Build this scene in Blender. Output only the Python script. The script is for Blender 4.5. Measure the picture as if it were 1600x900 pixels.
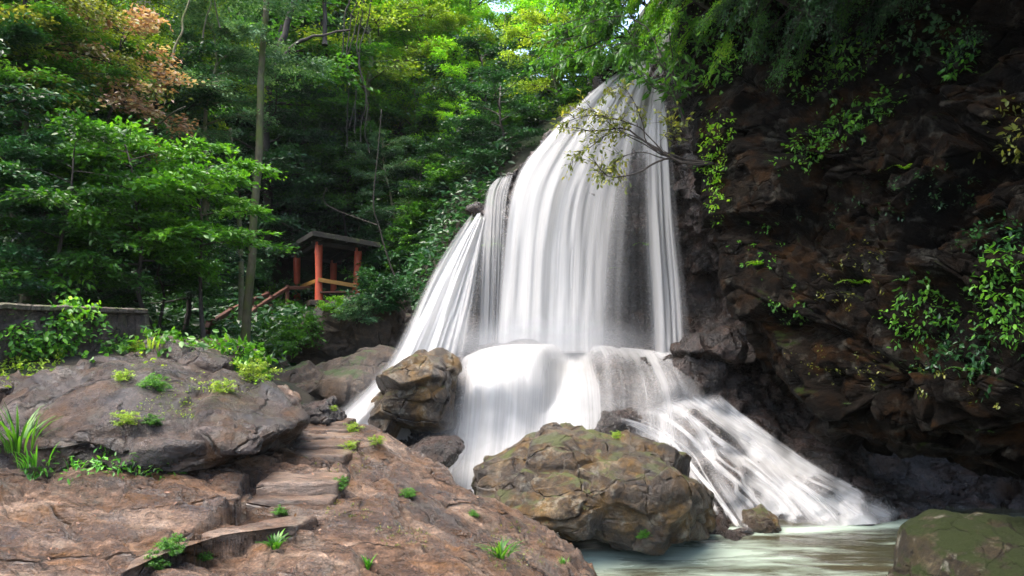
import bpy, math, random
import numpy as np
from mathutils import Vector, Matrix

# ------------------------------------------------------------------ camera, sky, sun, exposure
SC = bpy.context.scene
for _o in list(bpy.data.objects):
    bpy.data.objects.remove(_o, do_unlink=True)
C = SC.collection
R = math.radians
CAMZ = 3.4                     # eye height above the plunge pool (z = 0)
FPX, HZ = 1600 * 24 / 36, 520.0

cam_d = bpy.data.cameras.new('camera'); cam = bpy.data.objects.new('camera', cam_d); C.objects.link(cam)
cam_d.lens = 24; cam_d.sensor_width = 36; cam_d.clip_start = 0.05; cam_d.clip_end = 900
cam_d.shift_y = (HZ - 450) / 1600
cam.location = (0, 0, CAMZ); cam.rotation_euler = (R(90), 0, 0)
SC.camera = cam

SUN_DIR = Vector((-0.34, -0.12, 0.93)).normalized()      # towards the sun: high, ahead and a little left
sun_el = math.asin(SUN_DIR.z); sun_az = math.atan2(SUN_DIR.x, SUN_DIR.y)
W = bpy.data.worlds.new('World'); SC.world = W; W.use_nodes = True
wn = W.node_tree.nodes; wl = W.node_tree.links
sky = wn.new('ShaderNodeTexSky'); sky.sky_type = 'NISHITA'; sky.sun_disc = False
sky.sun_elevation = sun_el; sky.sun_rotation = sun_az
sky.air_density = 1.0; sky.dust_density = 4.0; sky.ozone_density = 0.6
wl.new(sky.outputs[0], wn['Background'].inputs[0]); wn['Background'].inputs[1].default_value = 0.15
sl = bpy.data.lights.new('sun', 'SUN'); so = bpy.data.objects.new('sun', sl); C.objects.link(so)
sl.energy = 1.3; sl.angle = R(60); sl.color = (1.0, 0.95, 0.86)
so.rotation_euler = SUN_DIR.to_track_quat('Z', 'Y').to_euler()
SC.view_settings.view_transform = 'Standard'; SC.view_settings.look = 'None'
SC.view_settings.gamma = 1; SC.view_settings.use_curve_mapping = False
SC.view_settings.exposure = 2.4
SC.cycles.use_denoising = True
SC.cycles.max_bounces = 8; SC.cycles.transparent_max_bounces = 24
SC.cycles.diffuse_bounces = 4; SC.cycles.glossy_bounces = 2; SC.cycles.transmission_bounces = 4
SC.cycles.sample_clamp_indirect = 4

# ------------------------------------------------------------------ helpers
rng = np.random.default_rng(11)
def P(px, py, Y):
    px, py, Y = np.broadcast_arrays(np.asarray(px, float), np.asarray(py, float), np.asarray(Y, float))
    return np.stack([(px - 800) * Y / FPX, Y, CAMZ + (HZ - py) * Y / FPX], -1)
def Pz(px, py, z):
    return P(px, py, FPX * (CAMZ - z) / (np.asarray(py, float) - HZ))

def _hash(i, j, k, s):
    h = (i.astype(np.int64) * 374761393 + j.astype(np.int64) * 668265263 + k.astype(np.int64) * 2147483647 + s * 974711) & 0xFFFFFFFF
    h = ((h ^ (h >> 13)) * 1274126177) & 0xFFFFFFFF
    h = ((h ^ (h >> 16)) * 2246822519) & 0xFFFFFFFF
    return ((h ^ (h >> 15)) & 0xFFFFFF) / float(0x1000000)
def vnoise(p, s=0):
    i = np.floor(p); f = p - i; i = i.astype(np.int64); f = f * f * f * (f * (f * 6 - 15) + 10)
    r = 0
    for a in (0, 1):
        for b in (0, 1):
            for c in (0, 1):
                w = (f[..., 0] if a else 1 - f[..., 0]) * (f[..., 1] if b else 1 - f[..., 1]) * (f[..., 2] if c else 1 - f[..., 2])
                r = r + w * _hash(i[..., 0] + a, i[..., 1] + b, i[..., 2] + c, s)
    return r * 2 - 1
def fbm(p, o=4, s=0, g=0.5, ridge=False):
    a, t, r = 1.0, 0.0, 0
    q = np.array(p, float)
    for k in range(o):
        n = vnoise(q, s + k * 17)
        if ridge: n = 1 - 2 * np.abs(n)
        r = r + a * n; t += a; a *= g
        q = q * 2.03 + 7.31
    return r / t
def worley(p, s=0):
    """distance to the two nearest cell points, and those points (with a random number each)"""
    i = np.floor(p).astype(np.int64)
    f1 = np.full(p.shape[:-1], 9.0); f2 = f1.copy(); c1 = np.zeros(p.shape[:-1] + (4,)); c2 = c1.copy()
    for a in (-1, 0, 1):
        for b in (-1, 0, 1):
            for c in (-1, 0, 1):
                x, y, z = i[..., 0] + a, i[..., 1] + b, i[..., 2] + c
                q = np.stack([x + _hash(x, y, z, s + 1), y + _hash(x, y, z, s + 2), z + _hash(x, y, z, s + 3), _hash(x, y, z, s + 9)], -1)
                d = np.linalg.norm(p - q[..., :3], axis=-1)
                m = d < f1; m2 = (~m) & (d < f2)
                f2 = np.where(m, f1, np.where(m2, d, f2)); c2 = np.where(m[..., None], c1, np.where(m2[..., None], q, c2))
                f1 = np.where(m, d, f1); c1 = np.where(m[..., None], q, c1)
    return f1, f2, c1, c2
def sstep(a, b, x):
    t = np.clip((x - a) / (b - a), 0, 1); return t * t * (3 - 2 * t)
def blocks(p, s=0, tilt=0.5, crack=0.12, groove=.25, warp=.75):
    """fractured-rock relief: warped cells, every one a tilted facet at its own level (about -1..1)"""
    w = p + .30 * np.stack([fbm(p * 1.1, 3, s + 40), fbm(p * 1.1, 3, s + 41), fbm(p * 1.1, 3, s + 42)], -1) * warp
    f1, f2, c1, c2 = worley(w, s)
    def facet(c):
        h = c[..., 3]; d = w - c[..., :3]
        return (h - .5) * .9 + tilt * 2 * (d[..., 0] * (np.modf(h * 91.7)[0] - .5) + d[..., 1] * (np.modf(h * 57.3)[0] - .5) + d[..., 2] * (np.modf(h * 23.9)[0] - .5))
    a, b = facet(c1), facet(c2); e = sstep(0, crack * 1.5, f2 - f1) * .5 + .5
    return b + (a - b) * e - np.exp(-((f2 - f1) / (crack * .6)) ** 2) * groove * (c1[..., 3] + c2[..., 3] > 1.05)
def fissures(p, s=0, w=.03):
    """thin winding cracks (0..1)"""
    n = fbm(p, 4, s, .55)
    return np.exp(-(n / w) ** 2)
def tps(xy, v, sc=1.0, reg=1e-3):
    xy = np.asarray(xy, float) / sc; v = np.asarray(v, float); n = len(v)
    U = lambda r2: np.where(r2 > 0, r2 * np.log(r2 + 1e-12), 0) * .5
    K = U(((xy[:, None] - xy[None]) ** 2).sum(-1)) + reg * np.eye(n)
    A = np.zeros((n + 3, n + 3)); A[:n, :n] = K; A[:n, n] = 1; A[:n, n + 1:] = xy; A[n, :n] = 1; A[n + 1:, :n] = xy.T
    w = np.linalg.solve(A, np.concatenate([v, np.zeros(3)]))
    def f(x, y):
        q = np.stack([np.asarray(x, float), np.asarray(y, float)], -1) / sc
        out = w[n] + q @ w[n + 1:]
        for i in range(n): out = out + w[i] * U(((q - xy[i]) ** 2).sum(-1))
        return out
    return f
def curve(pts, t):
    """smooth (Catmull-Rom) polyline; t in 0..1 by chord length -> points"""
    p = np.asarray(pts, float); d = np.concatenate([[0], np.cumsum(np.linalg.norm(np.diff(p, axis=0), axis=1))]); d /= d[-1]
    t = np.asarray(t, float); k = np.clip(np.searchsorted(d, t, side='right') - 1, 0, len(p) - 2)
    u = ((t - d[k]) / (d[k + 1] - d[k]))[..., None]
    p0, p1, p2, p3 = p[np.maximum(k - 1, 0)], p[k], p[k + 1], p[np.minimum(k + 2, len(p) - 1)]
    return .5 * (2 * p1 + (p2 - p0) * u + (2 * p0 - 5 * p1 + 4 * p2 - p3) * u ** 2 + (3 * p1 - p0 - 3 * p2 + p3) * u ** 3)

def mesh_np(name, verts, faces, smooth=True, attrs=None):
    verts = np.ascontiguousarray(verts, np.float32).reshape(-1, 3)
    me = bpy.data.meshes.new(name)
    fl = faces if isinstance(faces, list) else [faces]
    fl = [np.asarray(f, np.int32) for f in fl if len(f)]
    me.vertices.add(len(verts)); me.vertices.foreach_set('co', verts.ravel())
    nl = sum(f.size for f in fl); npoly = sum(len(f) for f in fl)
    me.loops.add(nl); me.loops.foreach_set('vertex_index', np.concatenate([f.ravel() for f in fl]))
    tot = np.concatenate([np.full(len(f), f.shape[1], np.int32) for f in fl])
    st = np.concatenate([[0], np.cumsum(tot)[:-1]]).astype(np.int32)
    me.polygons.add(npoly); me.polygons.foreach_set('loop_start', st)
    try: me.polygons.foreach_set('loop_total', tot)
    except Exception: pass
    me.polygons.foreach_set('use_smooth', np.full(npoly, smooth, bool))
    for k, a in (attrs or {}).items():
        a = np.ascontiguousarray(a, np.float32)
        if a.ndim == 1:
            me.attributes.new(k, 'FLOAT', 'POINT').data.foreach_set('value', a)
        else:
            me.attributes.new(k, 'FLOAT_VECTOR', 'POINT').data.foreach_set('vector', a.ravel())
    me.update(calc_edges=True); me.validate()
    return me
def grid_faces(r, c, wrap=False, flip=False):
    i = np.arange((r - 1) * c).reshape(r - 1, c)
    if not wrap: i = i[:, :-1]
    i = i.ravel(); row = i // c; j = row * c + (i % c + 1) % c
    f = np.stack([i, j, j + c, i + c], -1)
    return f[:, ::-1].copy() if flip else f
def grid_normals(g, wrap=False):
    if wrap:
        du = np.roll(g, -1, 1) - np.roll(g, 1, 1)
    else:
        du = np.gradient(g, axis=1)
    dv = np.gradient(g, axis=0)
    n = np.cross(du, dv); return n / (np.linalg.norm(n, axis=-1, keepdims=True) + 1e-9)

def tag(o, label=None, cat=None, group=None, kind=None):
    if label: o['label'] = label
    if cat: o['category'] = cat
    if group: o['group'] = group
    if kind: o['kind'] = kind
    return o
def obj(name, me, mat=None, parent=None, loc=None):
    o = bpy.data.objects.new(name, me); C.objects.link(o)
    if mat is not None and not me.materials: me.materials.append(mat)
    if parent is not None: o.parent = parent
    if loc is not None: o.location = loc
    return o
def empty(name, loc=(0, 0, 0)):
    o = bpy.data.objects.new(name, None); C.objects.link(o); o.location = loc; o.empty_display_size = .2
    return o
def world_obj(name, verts, faces, mat, base, **kw):
    """mesh given in world coordinates, with its origin at base"""
    me = mesh_np(name, np.asarray(verts).reshape(-1, 3) - np.asarray(base), faces, **kw)
    return obj(name, me, mat, loc=tuple(base))

class MB:
    """collects pieces into one mesh"""
    def __init__(s): s.v = []; s.q = []; s.t = []; s.n = 0
    def add(s, v, f):
        v = np.asarray(v, float).reshape(-1, 3); f = np.asarray(f, np.int64)
        (s.q if f.shape[1] == 4 else s.t).append(f + s.n); s.v.append(v); s.n += len(v)
    def tube(s, pts, rad, sides=6, cap=True):
        p = np.asarray(pts, float); n = len(p); rad = np.broadcast_to(np.asarray(rad, float), (n,))
        d = np.gradient(p, axis=0); d /= np.linalg.norm(d, axis=1, keepdims=True) + 1e-9
        ref = np.array([0, 0, 1.0]) if abs(d[:, 2]).mean() < .8 else np.array([1.0, 0, 0])
        a = np.cross(d, ref); a /= np.linalg.norm(a, axis=1, keepdims=True) + 1e-9; b = np.cross(d, a)
        th = np.linspace(0, 2 * np.pi, sides, endpoint=False)
        v = p[:, None] + rad[:, None, None] * (np.cos(th)[None, :, None] * a[:, None] + np.sin(th)[None, :, None] * b[:, None])
        s.add(v, grid_faces(n, sides, wrap=True))
        if cap:
            m = s.n
            for r0, ce in ((m - sides, p[-1]), (m - n * sides, p[0])):
                k = s.n; s.v.append(ce[None]); s.n += 1
                i = np.arange(sides); s.t.append(np.stack([r0 + i, r0 + (i + 1) % sides, np.full(sides, k)], -1))
    def box(s, a, b, w, h, up=(0, 0, 1), bev=0.0):
        """bar from a to b, w wide and h high"""
        a, b = np.asarray(a, float), np.asarray(b, float); d = (b - a) / np.linalg.norm(b - a)
        u = np.cross(d, up); u /= np.linalg.norm(u); t = np.cross(u, d)
        e = bev or min(w, h) * .12
        prof = [(-w/2+e, -h/2), (w/2-e, -h/2), (w/2, -h/2+e), (w/2, h/2-e), (w/2-e, h/2), (-w/2+e, h/2), (-w/2, h/2-e), (-w/2, -h/2+e)]
        v = [c + u * x + t * z for c in (a, b) for x, z in prof]
        s.add(v, [[i, (i + 1) % 8, 8 + (i + 1) % 8, 8 + i] for i in range(8)])
        k = s.n - 16
        s.q.append(np.array([[0,1,2,3],[0,3,4,7],[4,5,6,7]]) + k); s.q.append(np.array([[3,2,1,0],[7,4,3,0],[7,6,5,4]]) + k + 8)
    def build(s, name, mat, parent=None, loc=None, base=None, smooth=False):
        v = np.concatenate(s.v)
        if base is not None: v = v - np.asarray(base)
        fl = []
        if s.q: fl.append(np.concatenate(s.q))
        if s.t: fl.append(np.concatenate(s.t))
        return obj(name, mesh_np(name, v, fl, smooth), mat, parent, loc)

# ------------------------------------------------------------------ materials
class NT:
    def __init__(s, name):
        s.m = bpy.data.materials.new(name); s.m.use_nodes = True
        s.n = s.m.node_tree.nodes; s.l = s.m.node_tree.links; s.n.clear(); s.out = s.n.new('ShaderNodeOutputMaterial')
    def __call__(s, t, **kw):
        n = s.n.new('ShaderNode' + t)
        for k, v in kw.items():
            if k in n.bl_rna.properties: setattr(n, k, v)
        return n
    def link(s, a, b): s.l.new(a, b)
    def val(s, sock, v):
        if hasattr(v, 'is_output'): s.link(v, sock)
        else: sock.default_value = v
    def noise(s, vec, scale, detail=6, rough=.6, dist=0.0):
        n = s('TexNoise'); s.link(vec, n.inputs['Vector']); n.inputs['Scale'].default_value = scale
        n.inputs['Detail'].default_value = detail; n.inputs['Roughness'].default_value = rough; n.inputs['Distortion'].default_value = dist
        return n.outputs['Fac']
    def ramp(s, fac, stops, interp='LINEAR'):
        n = s('ValToRGB'); n.color_ramp.interpolation = interp; e = n.color_ramp.elements
        while len(e) < len(stops): e.new(.5)
        for el, (p, c) in zip(e, stops):
            el.position = p; el.color = (c, c, c, 1) if isinstance(c, (int, float)) else (*c, 1)
        s.link(fac, n.inputs[0]); return n.outputs[0]
    def mix(s, fac, a, b, mode='MIX'):
        n = s('MixRGB'); n.blend_type = mode
        s.val(n.inputs[0], fac); 
        for i, c in ((1, a), (2, b)):
            if hasattr(c, 'is_output'): s.link(c, n.inputs[i])
            else: n.inputs[i].default_value = (*c, 1)
        return n.outputs[0]
    def math(s, op, a, b=0.0, c=None, clamp=False):
        n = s('Math'); n.operation = op; n.use_clamp = clamp
        s.val(n.inputs[0], a); s.val(n.inputs[1], b)
        if c is not None: s.val(n.inputs[2], c)
        return n.outputs[0]
    def mapping(s, vec, sc=(1, 1, 1), rot=(0, 0, 0), loc=(0, 0, 0)):
        n = s('Mapping'); s.link(vec, n.inputs[0]); n.inputs['Scale'].default_value = sc
        n.inputs['Rotation'].default_value = rot; n.inputs['Location'].default_value = loc
        return n.outputs[0]

def rock_mat(name, dark, mid, light, ochre=(.20, .10, .03), ochre_amt=.5, scale=1.0, rough=(.25, .6), moss=0.0, moss_col=(.05, .09, .012),
             stretch=(1, 1, 1), rot=(0, 0, 0), bump=1.0, crack=.5, lichen=0.0, spec=.5, wet=0.0):
    t = NT(name); pos = t('NewGeometry').outputs['Position']
    v = t.mapping(pos, stretch, rot)
    warp = t('VectorMath'); warp.operation = 'ADD'
    nz = t('TexNoise'); t.link(v, nz.inputs['Vector']); nz.inputs['Scale'].default_value = 2.1 * scale; nz.inputs['Detail'].default_value = 4
    sc = t('VectorMath'); sc.operation = 'SCALE'; t.link(nz.outputs['Color'], sc.inputs[0]); sc.inputs['Scale'].default_value = .35 / scale
    t.link(v, warp.inputs[0]); t.link(sc.outputs[0], warp.inputs[1]); wv = warp.outputs[0]
    n1 = t.noise(v, 1.3 * scale, 9, .66, .4)
    n2 = t.noise(v, 9 * scale, 9, .72)
    n3 = t.noise(pos, 46 * scale, 6, .75)
    base = t.ramp(n1, [(.30, dark), (.50, mid), (.72, light)])
    sp = t.ramp(n2, [(.34, .22), (.5, 1.0), (.64, 1.75)])
    col = t.mix(.85, base, sp, 'MULTIPLY')
    fine = t.ramp(n3, [(.33, .4), (.5, 1.0), (.66, 1.6)])
    col = t.mix(.7, col, fine, 'MULTIPLY')
    oc = t.ramp(t.noise(t.mapping(v, loc=(5.3, 1.7, 9.1)), 1.9 * scale, 8, .65), [(.5, 0.0), (.66, 1.0)])
    col = t.mix(t.math('MULTIPLY', oc, ochre_amt), col, ochre)
    vo = t('TexVoronoi'); vo.feature = 'DISTANCE_TO_EDGE'; t.link(wv, vo.inputs['Vector']); vo.inputs['Scale'].default_value = 1.1 * scale
    ck = t.ramp(vo.outputs['Distance'], [(0.0, 1.0), (.035, 0.0)])
    ckm = t.math('MULTIPLY', ck, t.ramp(t.noise(v, 1.7 * scale, 3), [(.42, 0.0), (.58, 1.0)]))
    col = t.mix(t.math('MULTIPLY', ckm, crack), col, tuple(c * .25 for c in dark))
    gr = t('TexVoronoi'); t.link(pos, gr.inputs['Vector']); gr.inputs['Scale'].default_value = 70 * scale
    gs = t('SeparateColor'); t.link(gr.outputs['Color'], gs.inputs[0])
    col = t.mix(.55, col, t.ramp(gs.outputs[0], [(0, .45), (.5, .95), (1, 1.7)]), 'MULTIPLY')
    if lichen:
        li = t.ramp(t.noise(t.mapping(pos, loc=(2, 8, 3)), 3.4 * scale, 9, .7), [(.55, 0.0), (.63, 1.0)])
        col = t.mix(t.math('MULTIPLY', li, lichen), col, (.36, .35, .28))
    rfac = n2
    ro = t('MapRange'); t.link(rfac, ro.inputs[0]); ro.inputs[1].default_value = .3; ro.inputs[2].default_value = .7
    ro.inputs[3].default_value = rough[0]; ro.inputs[4].default_value = rough[1]; rout = ro.outputs[0]
    if moss:
        nx = t('SeparateXYZ'); t.link(t('NewGeometry').outputs['Normal'], nx.inputs[0])
        mm = t.math('ADD', t.math('MULTIPLY', nx.outputs[2], .34), t.noise(pos, 1.5 * scale, 9, .7))
        mk = t.ramp(mm, [(.86 - .34 * moss, 0.0), (.95 - .34 * moss, 1.0)])
        mc = t.mix(n3, tuple(c * .5 for c in moss_col), tuple(c * 1.6 for c in moss_col))
        col = t.mix(mk, col, mc); rout = t.mix(mk, rout, (.85, .85, .85))
    if wet:                                                   # soaked patches: darker stone with a film of water
        wm = t.math('MULTIPLY', t.ramp(t.noise(t.mapping(v, loc=(1.3, 4.4, 2.2)), 1.05 * scale, 8, .68), [(.43, 0.0), (.56, 1.0)]), min(1.0, wet))
        col = t.mix(wm, col, t.mix(1.0, col, (.50, .46, .42), 'MULTIPLY')); rout = t.mix(wm, rout, (.24, .24, .24))
    b = t('BsdfPrincipled'); t.link(col, b.inputs['Base Color']); t.link(rout, b.inputs['Roughness'])
    b.inputs['Specular IOR Level'].default_value = spec
    if wet:
        t.link(t.math('MULTIPLY', wm, .55), b.inputs['Coat Weight']); b.inputs['Coat Roughness'].default_value = .12; b.inputs['Coat IOR'].default_value = 1.6
    h = t.math('ADD', t.math('MULTIPLY', n2, .7), t.math('MULTIPLY', n3, .22))
    h = t.math('SUBTRACT', h, t.math('MULTIPLY', ckm, .5))
    bp = t('Bump'); bp.inputs['Strength'].default_value = 1.0; bp.inputs['Distance'].default_value = .10 * bump / scale
    t.link(h, bp.inputs['Height']); t.link(bp.outputs[0], b.inputs['Normal']); t.link(bp.outputs[0], b.inputs['Coat Normal']); t.link(b.outputs[0], t.out.inputs[0])
    return t.m

def leaf_mat(name, c0, c1, c2, trans=.45, rough=.38, spec=.45):
    """c0..c2: three leaf colours a plant mixes, by the leaf's own tint"""
    t = NT(name)
    a = t('Attribute'); a.attribute_name = 'tint'
    oi = t('ObjectInfo')
    col = t.ramp(a.outputs['Fac'], [(.0, c0), (.5, c1), (1.0, c2)])
    hv = t('HueSaturation'); t.link(col, hv.inputs['Color'])
    mr = t('MapRange'); t.link(oi.outputs['Random'], mr.inputs[0]); mr.inputs[3].default_value = .8; mr.inputs[4].default_value = 1.25
    t.link(mr.outputs[0], hv.inputs['Value']); col = hv.outputs[0]
    b = t('BsdfPrincipled'); t.link(col, b.inputs['Base Color']); b.inputs['Roughness'].default_value = rough
    b.inputs['Specular IOR Level'].default_value = spec
    tr = t('BsdfTranslucent'); t.link(t.mix(1.0, col, (1.5, 1.5, .6), 'MULTIPLY'), tr.inputs[0])
    mx = t('MixShader'); mx.inputs[0].default_value = trans; t.link(b.outputs[0], mx.inputs[1]); t.link(tr.outputs[0], mx.inputs[2])
    t.link(mx.outputs[0], t.out.inputs[0]); return t.m

def bark_mat(name, a, b_, scale=6, moss=None):
    t = NT(name); v = t('TexCoord').outputs['Object']
    n = t.noise(t.mapping(v, (1, 1, .35)), scale, 8, .7)
    col = t.ramp(n, [(.3, a), (.7, b_)])
    if moss: col = t.mix(t.ramp(t.noise(v, 2.2, 7, .7), [(.45, 0.0), (.6, 1.0)]), col, moss)
    b = t('BsdfPrincipled'); t.link(col, b.inputs['Base Color']); b.inputs['Roughness'].default_value = .85
    bp = t('Bump'); bp.inputs['Distance'].default_value = .02; t.link(n, bp.inputs['Height']); t.link(bp.outputs[0], b.inputs['Normal'])
    t.link(b.outputs[0], t.out.inputs[0]); return t.m

def water_mat(name, streak=5.0, along=.12, contrast=1.6, tone=(.61, .61, .605), seed=0.0, bias=0.0):
    """aerated falling water: strands along the flow (attribute flow = metres across, metres along, density)"""
    t = NT(name); a = t('Attribute'); a.attribute_name = 'flow'
    sx = t('SeparateXYZ'); t.link(a.outputs['Vector'], sx.inputs[0]); dens = sx.outputs[2]
    cb = t('CombineXYZ'); t.link(sx.outputs[0], cb.inputs[0]); t.link(sx.outputs[1], cb.inputs[1]); cb.inputs[2].default_value = seed
    v = cb.outputs[0]
    s1 = t.noise(t.mapping(v, (streak, along, 1)), 1.0, 5, .62, .25)
    s2 = t.noise(t.mapping(v, (streak * 4.5, along * 1.5, 1), loc=(3, 1, 0)), 1.0, 4, .6)
    s3 = t.noise(t.mapping(v, (streak * .22, along * 1.2, 1), loc=(7, 2, 0)), 1.0, 2, .5)
    s = t.math('ADD', t.math('ADD', t.math('MULTIPLY', s1, .42), t.math('MULTIPLY', s2, .14)), t.math('MULTIPLY', s3, .44))
    al = t.math('ADD', t.math('MULTIPLY', t.math('SUBTRACT', s, .5), contrast), t.math('ADD', dens, bias))
    # strands only modulate where there is water at all
    al = t.math('MULTIPLY', t.math('MAXIMUM', al, 0.0), t.math('MULTIPLY', dens, 2.2, clamp=True), clamp=True)
    d = t('BsdfDiffuse'); d.inputs[0].default_value = (*tone, 1)
    tl = t('BsdfTranslucent'); tl.inputs[0].default_value = (*tone, 1)
    m1 = t('MixShader'); m1.inputs[0].default_value = .4; t.link(d.outputs[0], m1.inputs[1]); t.link(tl.outputs[0], m1.inputs[2])
    tp = t('BsdfTransparent'); m2 = t('MixShader'); t.link(al, m2.inputs[0]); t.link(tp.outputs[0], m2.inputs[1]); t.link(m1.outputs[0], m2.inputs[2])
    t.link(m2.outputs[0], t.out.inputs[0]); return t.m
# ------------------------------------------------------------------ rock materials
M = {}
M['ledge'] = rock_mat('ledge_rock', (.018, .009, .005), (.105, .058, .033), (.31, .225, .165), (.13, .054, .007), .65, 1.0, (.2, .5), 0, stretch=(.55, 1.5, 1.6), rot=(0, 0, R(-12)), bump=1.1, crack=.9, lichen=.12, wet=1.0, spec=.4)
M['boulder'] = rock_mat('grey_boulder_rock', (.007, .0035, .002), (.036, .020, .012), (.13, .105, .093), (.085, .036, .006), .55, 1.1, (.2, .5), .0, bump=1.1, crack=.9, lichen=.1, wet=1.0, spec=.4)
M['brown'] = rock_mat('brown_boulder_rock', (.007, .0035, .001), (.036, .019, .005), (.17, .125, .07), (.12, .06, .003), .8, 1.3, (.3, .6), .2, (.05, .058, .006), bump=1.3, crack=.8, lichen=.3, wet=.6)
M['mossy'] = rock_mat('mossy_boulder_rock', (.008, .006, .003), (.022, .016, .008), (.08, .065, .04), (.035, .027, .004), .5, 1.6, (.5, .8), .50, (.013, .019, .002), bump=1.2, crack=.4, lichen=.3, spec=.25)
M['wet'] = rock_mat('wet_dark_rock', (.006, .0045, .004), (.020, .0145, .012), (.065, .043, .036), (.06, .026, .010), .5, 1.2, (.15, .45), 0, bump=1.0, crack=.5, wet=.5, spec=.35)
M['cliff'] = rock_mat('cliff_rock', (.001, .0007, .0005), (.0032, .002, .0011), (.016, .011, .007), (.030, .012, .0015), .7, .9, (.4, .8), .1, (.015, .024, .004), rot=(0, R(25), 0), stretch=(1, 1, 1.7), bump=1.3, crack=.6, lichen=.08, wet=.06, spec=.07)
M['bank'] = rock_mat('bank_rock', (.014, .009, .005), (.044, .028, .016), (.12, .086, .058), (.07, .032, .006), .5, 1.0, (.4, .75), .2, (.03, .05, .008), bump=1.0, crack=.5)
M['step'] = rock_mat('step_stone', (.018, .010, .006), (.096, .056, .034), (.27, .20, .15), (.13, .056, .010), .45, 1.6, (.25, .55), .0, (.05, .08, .01), stretch=(.5, 1, 1.6), bump=.8, crack=.3, lichen=.15, wet=.6)

def soil_mat():
    t = NT('forest_floor'); p = t('NewGeometry').outputs['Position']
    n = t.noise(p, 2.2, 9, .7); m = t.noise(p, .6, 5)
    col = t.ramp(n, [(.3, (.008, .007, .004)), (.5, (.022, .017, .01)), (.7, (.05, .04, .022))])
    col = t.mix(t.ramp(m, [(.45, 0.0), (.6, 1.0)]), col, (.016, .035, .006))
    b = t('BsdfPrincipled'); t.link(col, b.inputs['Base Color']); b.inputs['Roughness'].default_value = .95
    bp = t('Bump'); bp.inputs['Distance'].default_value = .15; t.link(n, bp.inputs['Height']); t.link(bp.outputs[0], b.inputs['Normal'])
    t.link(b.outputs[0], t.out.inputs[0]); return t.m
M['soil'] = soil_mat()

# ------------------------------------------------------------------ hillside terrain
HILL = np.array([
 (-6, 8, 2.4), (-6, 10.5, 3.0), (-4.8, 12.5, 2.8), (-4.7, 13.5, 2.3), (-3.6, 16, 1.5), (-7, 16, 2.7), (-7.4, 24, 3.2), (-12.8, 24, 4.3), (-9.7, 21.8, 2.8), (-9.4, 26.6, 3.8), (-10.5, 14, 3.6),
 (-14, 12, 5), (-16, 18, 8), (-22, 24, 13), (-28, 18, 16), (-34, 40, 34), (-8, 29.5, 4.6), (-6, 28.3, 4.5), (-9.6, 31, 4.9), (-9, 35, 10), (-8, 40, 18),
 (-9, 48, 27), (-4.9, 27, 3.9), (-4.4, 22, 1.2), (-4, 19, .6), (-2, 20, 0), (-3.2, 26, 6), (-2, 31, 12), (1, 31, 13), (1, 40, 16), (3.5, 25, 11), (3.5, 32, 13),
 (3, 46, 19), (1, 62, 22), (10, 62, 27), (10, 30, 21), (12, 22, 19), (-10, 62, 28), (-26, 62, 38), (2, 16, -3), (5, 14, -3), (-1, 15, -2), (-2.2, 17.5, -1), (7, 12, -3),
 (14, 40, 32), (28, 30, 34), (24, 60, 36), (-18, 36, 20), (-14, 30, 12), (-38, 14, 22), (-12, 8, 3.6), (2, 21, 4), (6, 18, 0), (12, 15, 3)], float)
_hill = tps(HILL[:, :2], HILL[:, 2], 10.0, 2e-3)
def hill(x, y):
    return _hill(x, y)
gx = np.linspace(-46, 34, 260); gy = 6 + 66 * np.linspace(0, 1, 240) ** 1.35
GX, GY = np.meshgrid(gx, gy)
GZ = hill(GX, GY); g = np.stack([GX, GY, GZ], -1)
g[..., 2] += .35 * fbm(g * .35, 4, 3) + .12 * fbm(g * 1.6, 3, 4)
g[..., 2] = np.where((GX > -4.5) & (GY < 22), np.minimum(g[..., 2], GZ), g[..., 2])
tag(world_obj('hillside', g, grid_faces(*GX.shape), M['soil'], (-12, 24, 5)), kind='structure')
# low ground under everything (stream bed, and the bank the photographer stands on)
bx, by = np.meshgrid(np.linspace(-60, 60, 60), np.linspace(-30, 30, 60))
bz = -1.3 + .2 * fbm(np.stack([bx, by, bx * 0], -1) * .4, 3, 5)
tag(world_obj('stream_bed', np.stack([bx, by, bz], -1), grid_faces(60, 60), M['wet'], (0, 0, -1)), kind='structure')

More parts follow.
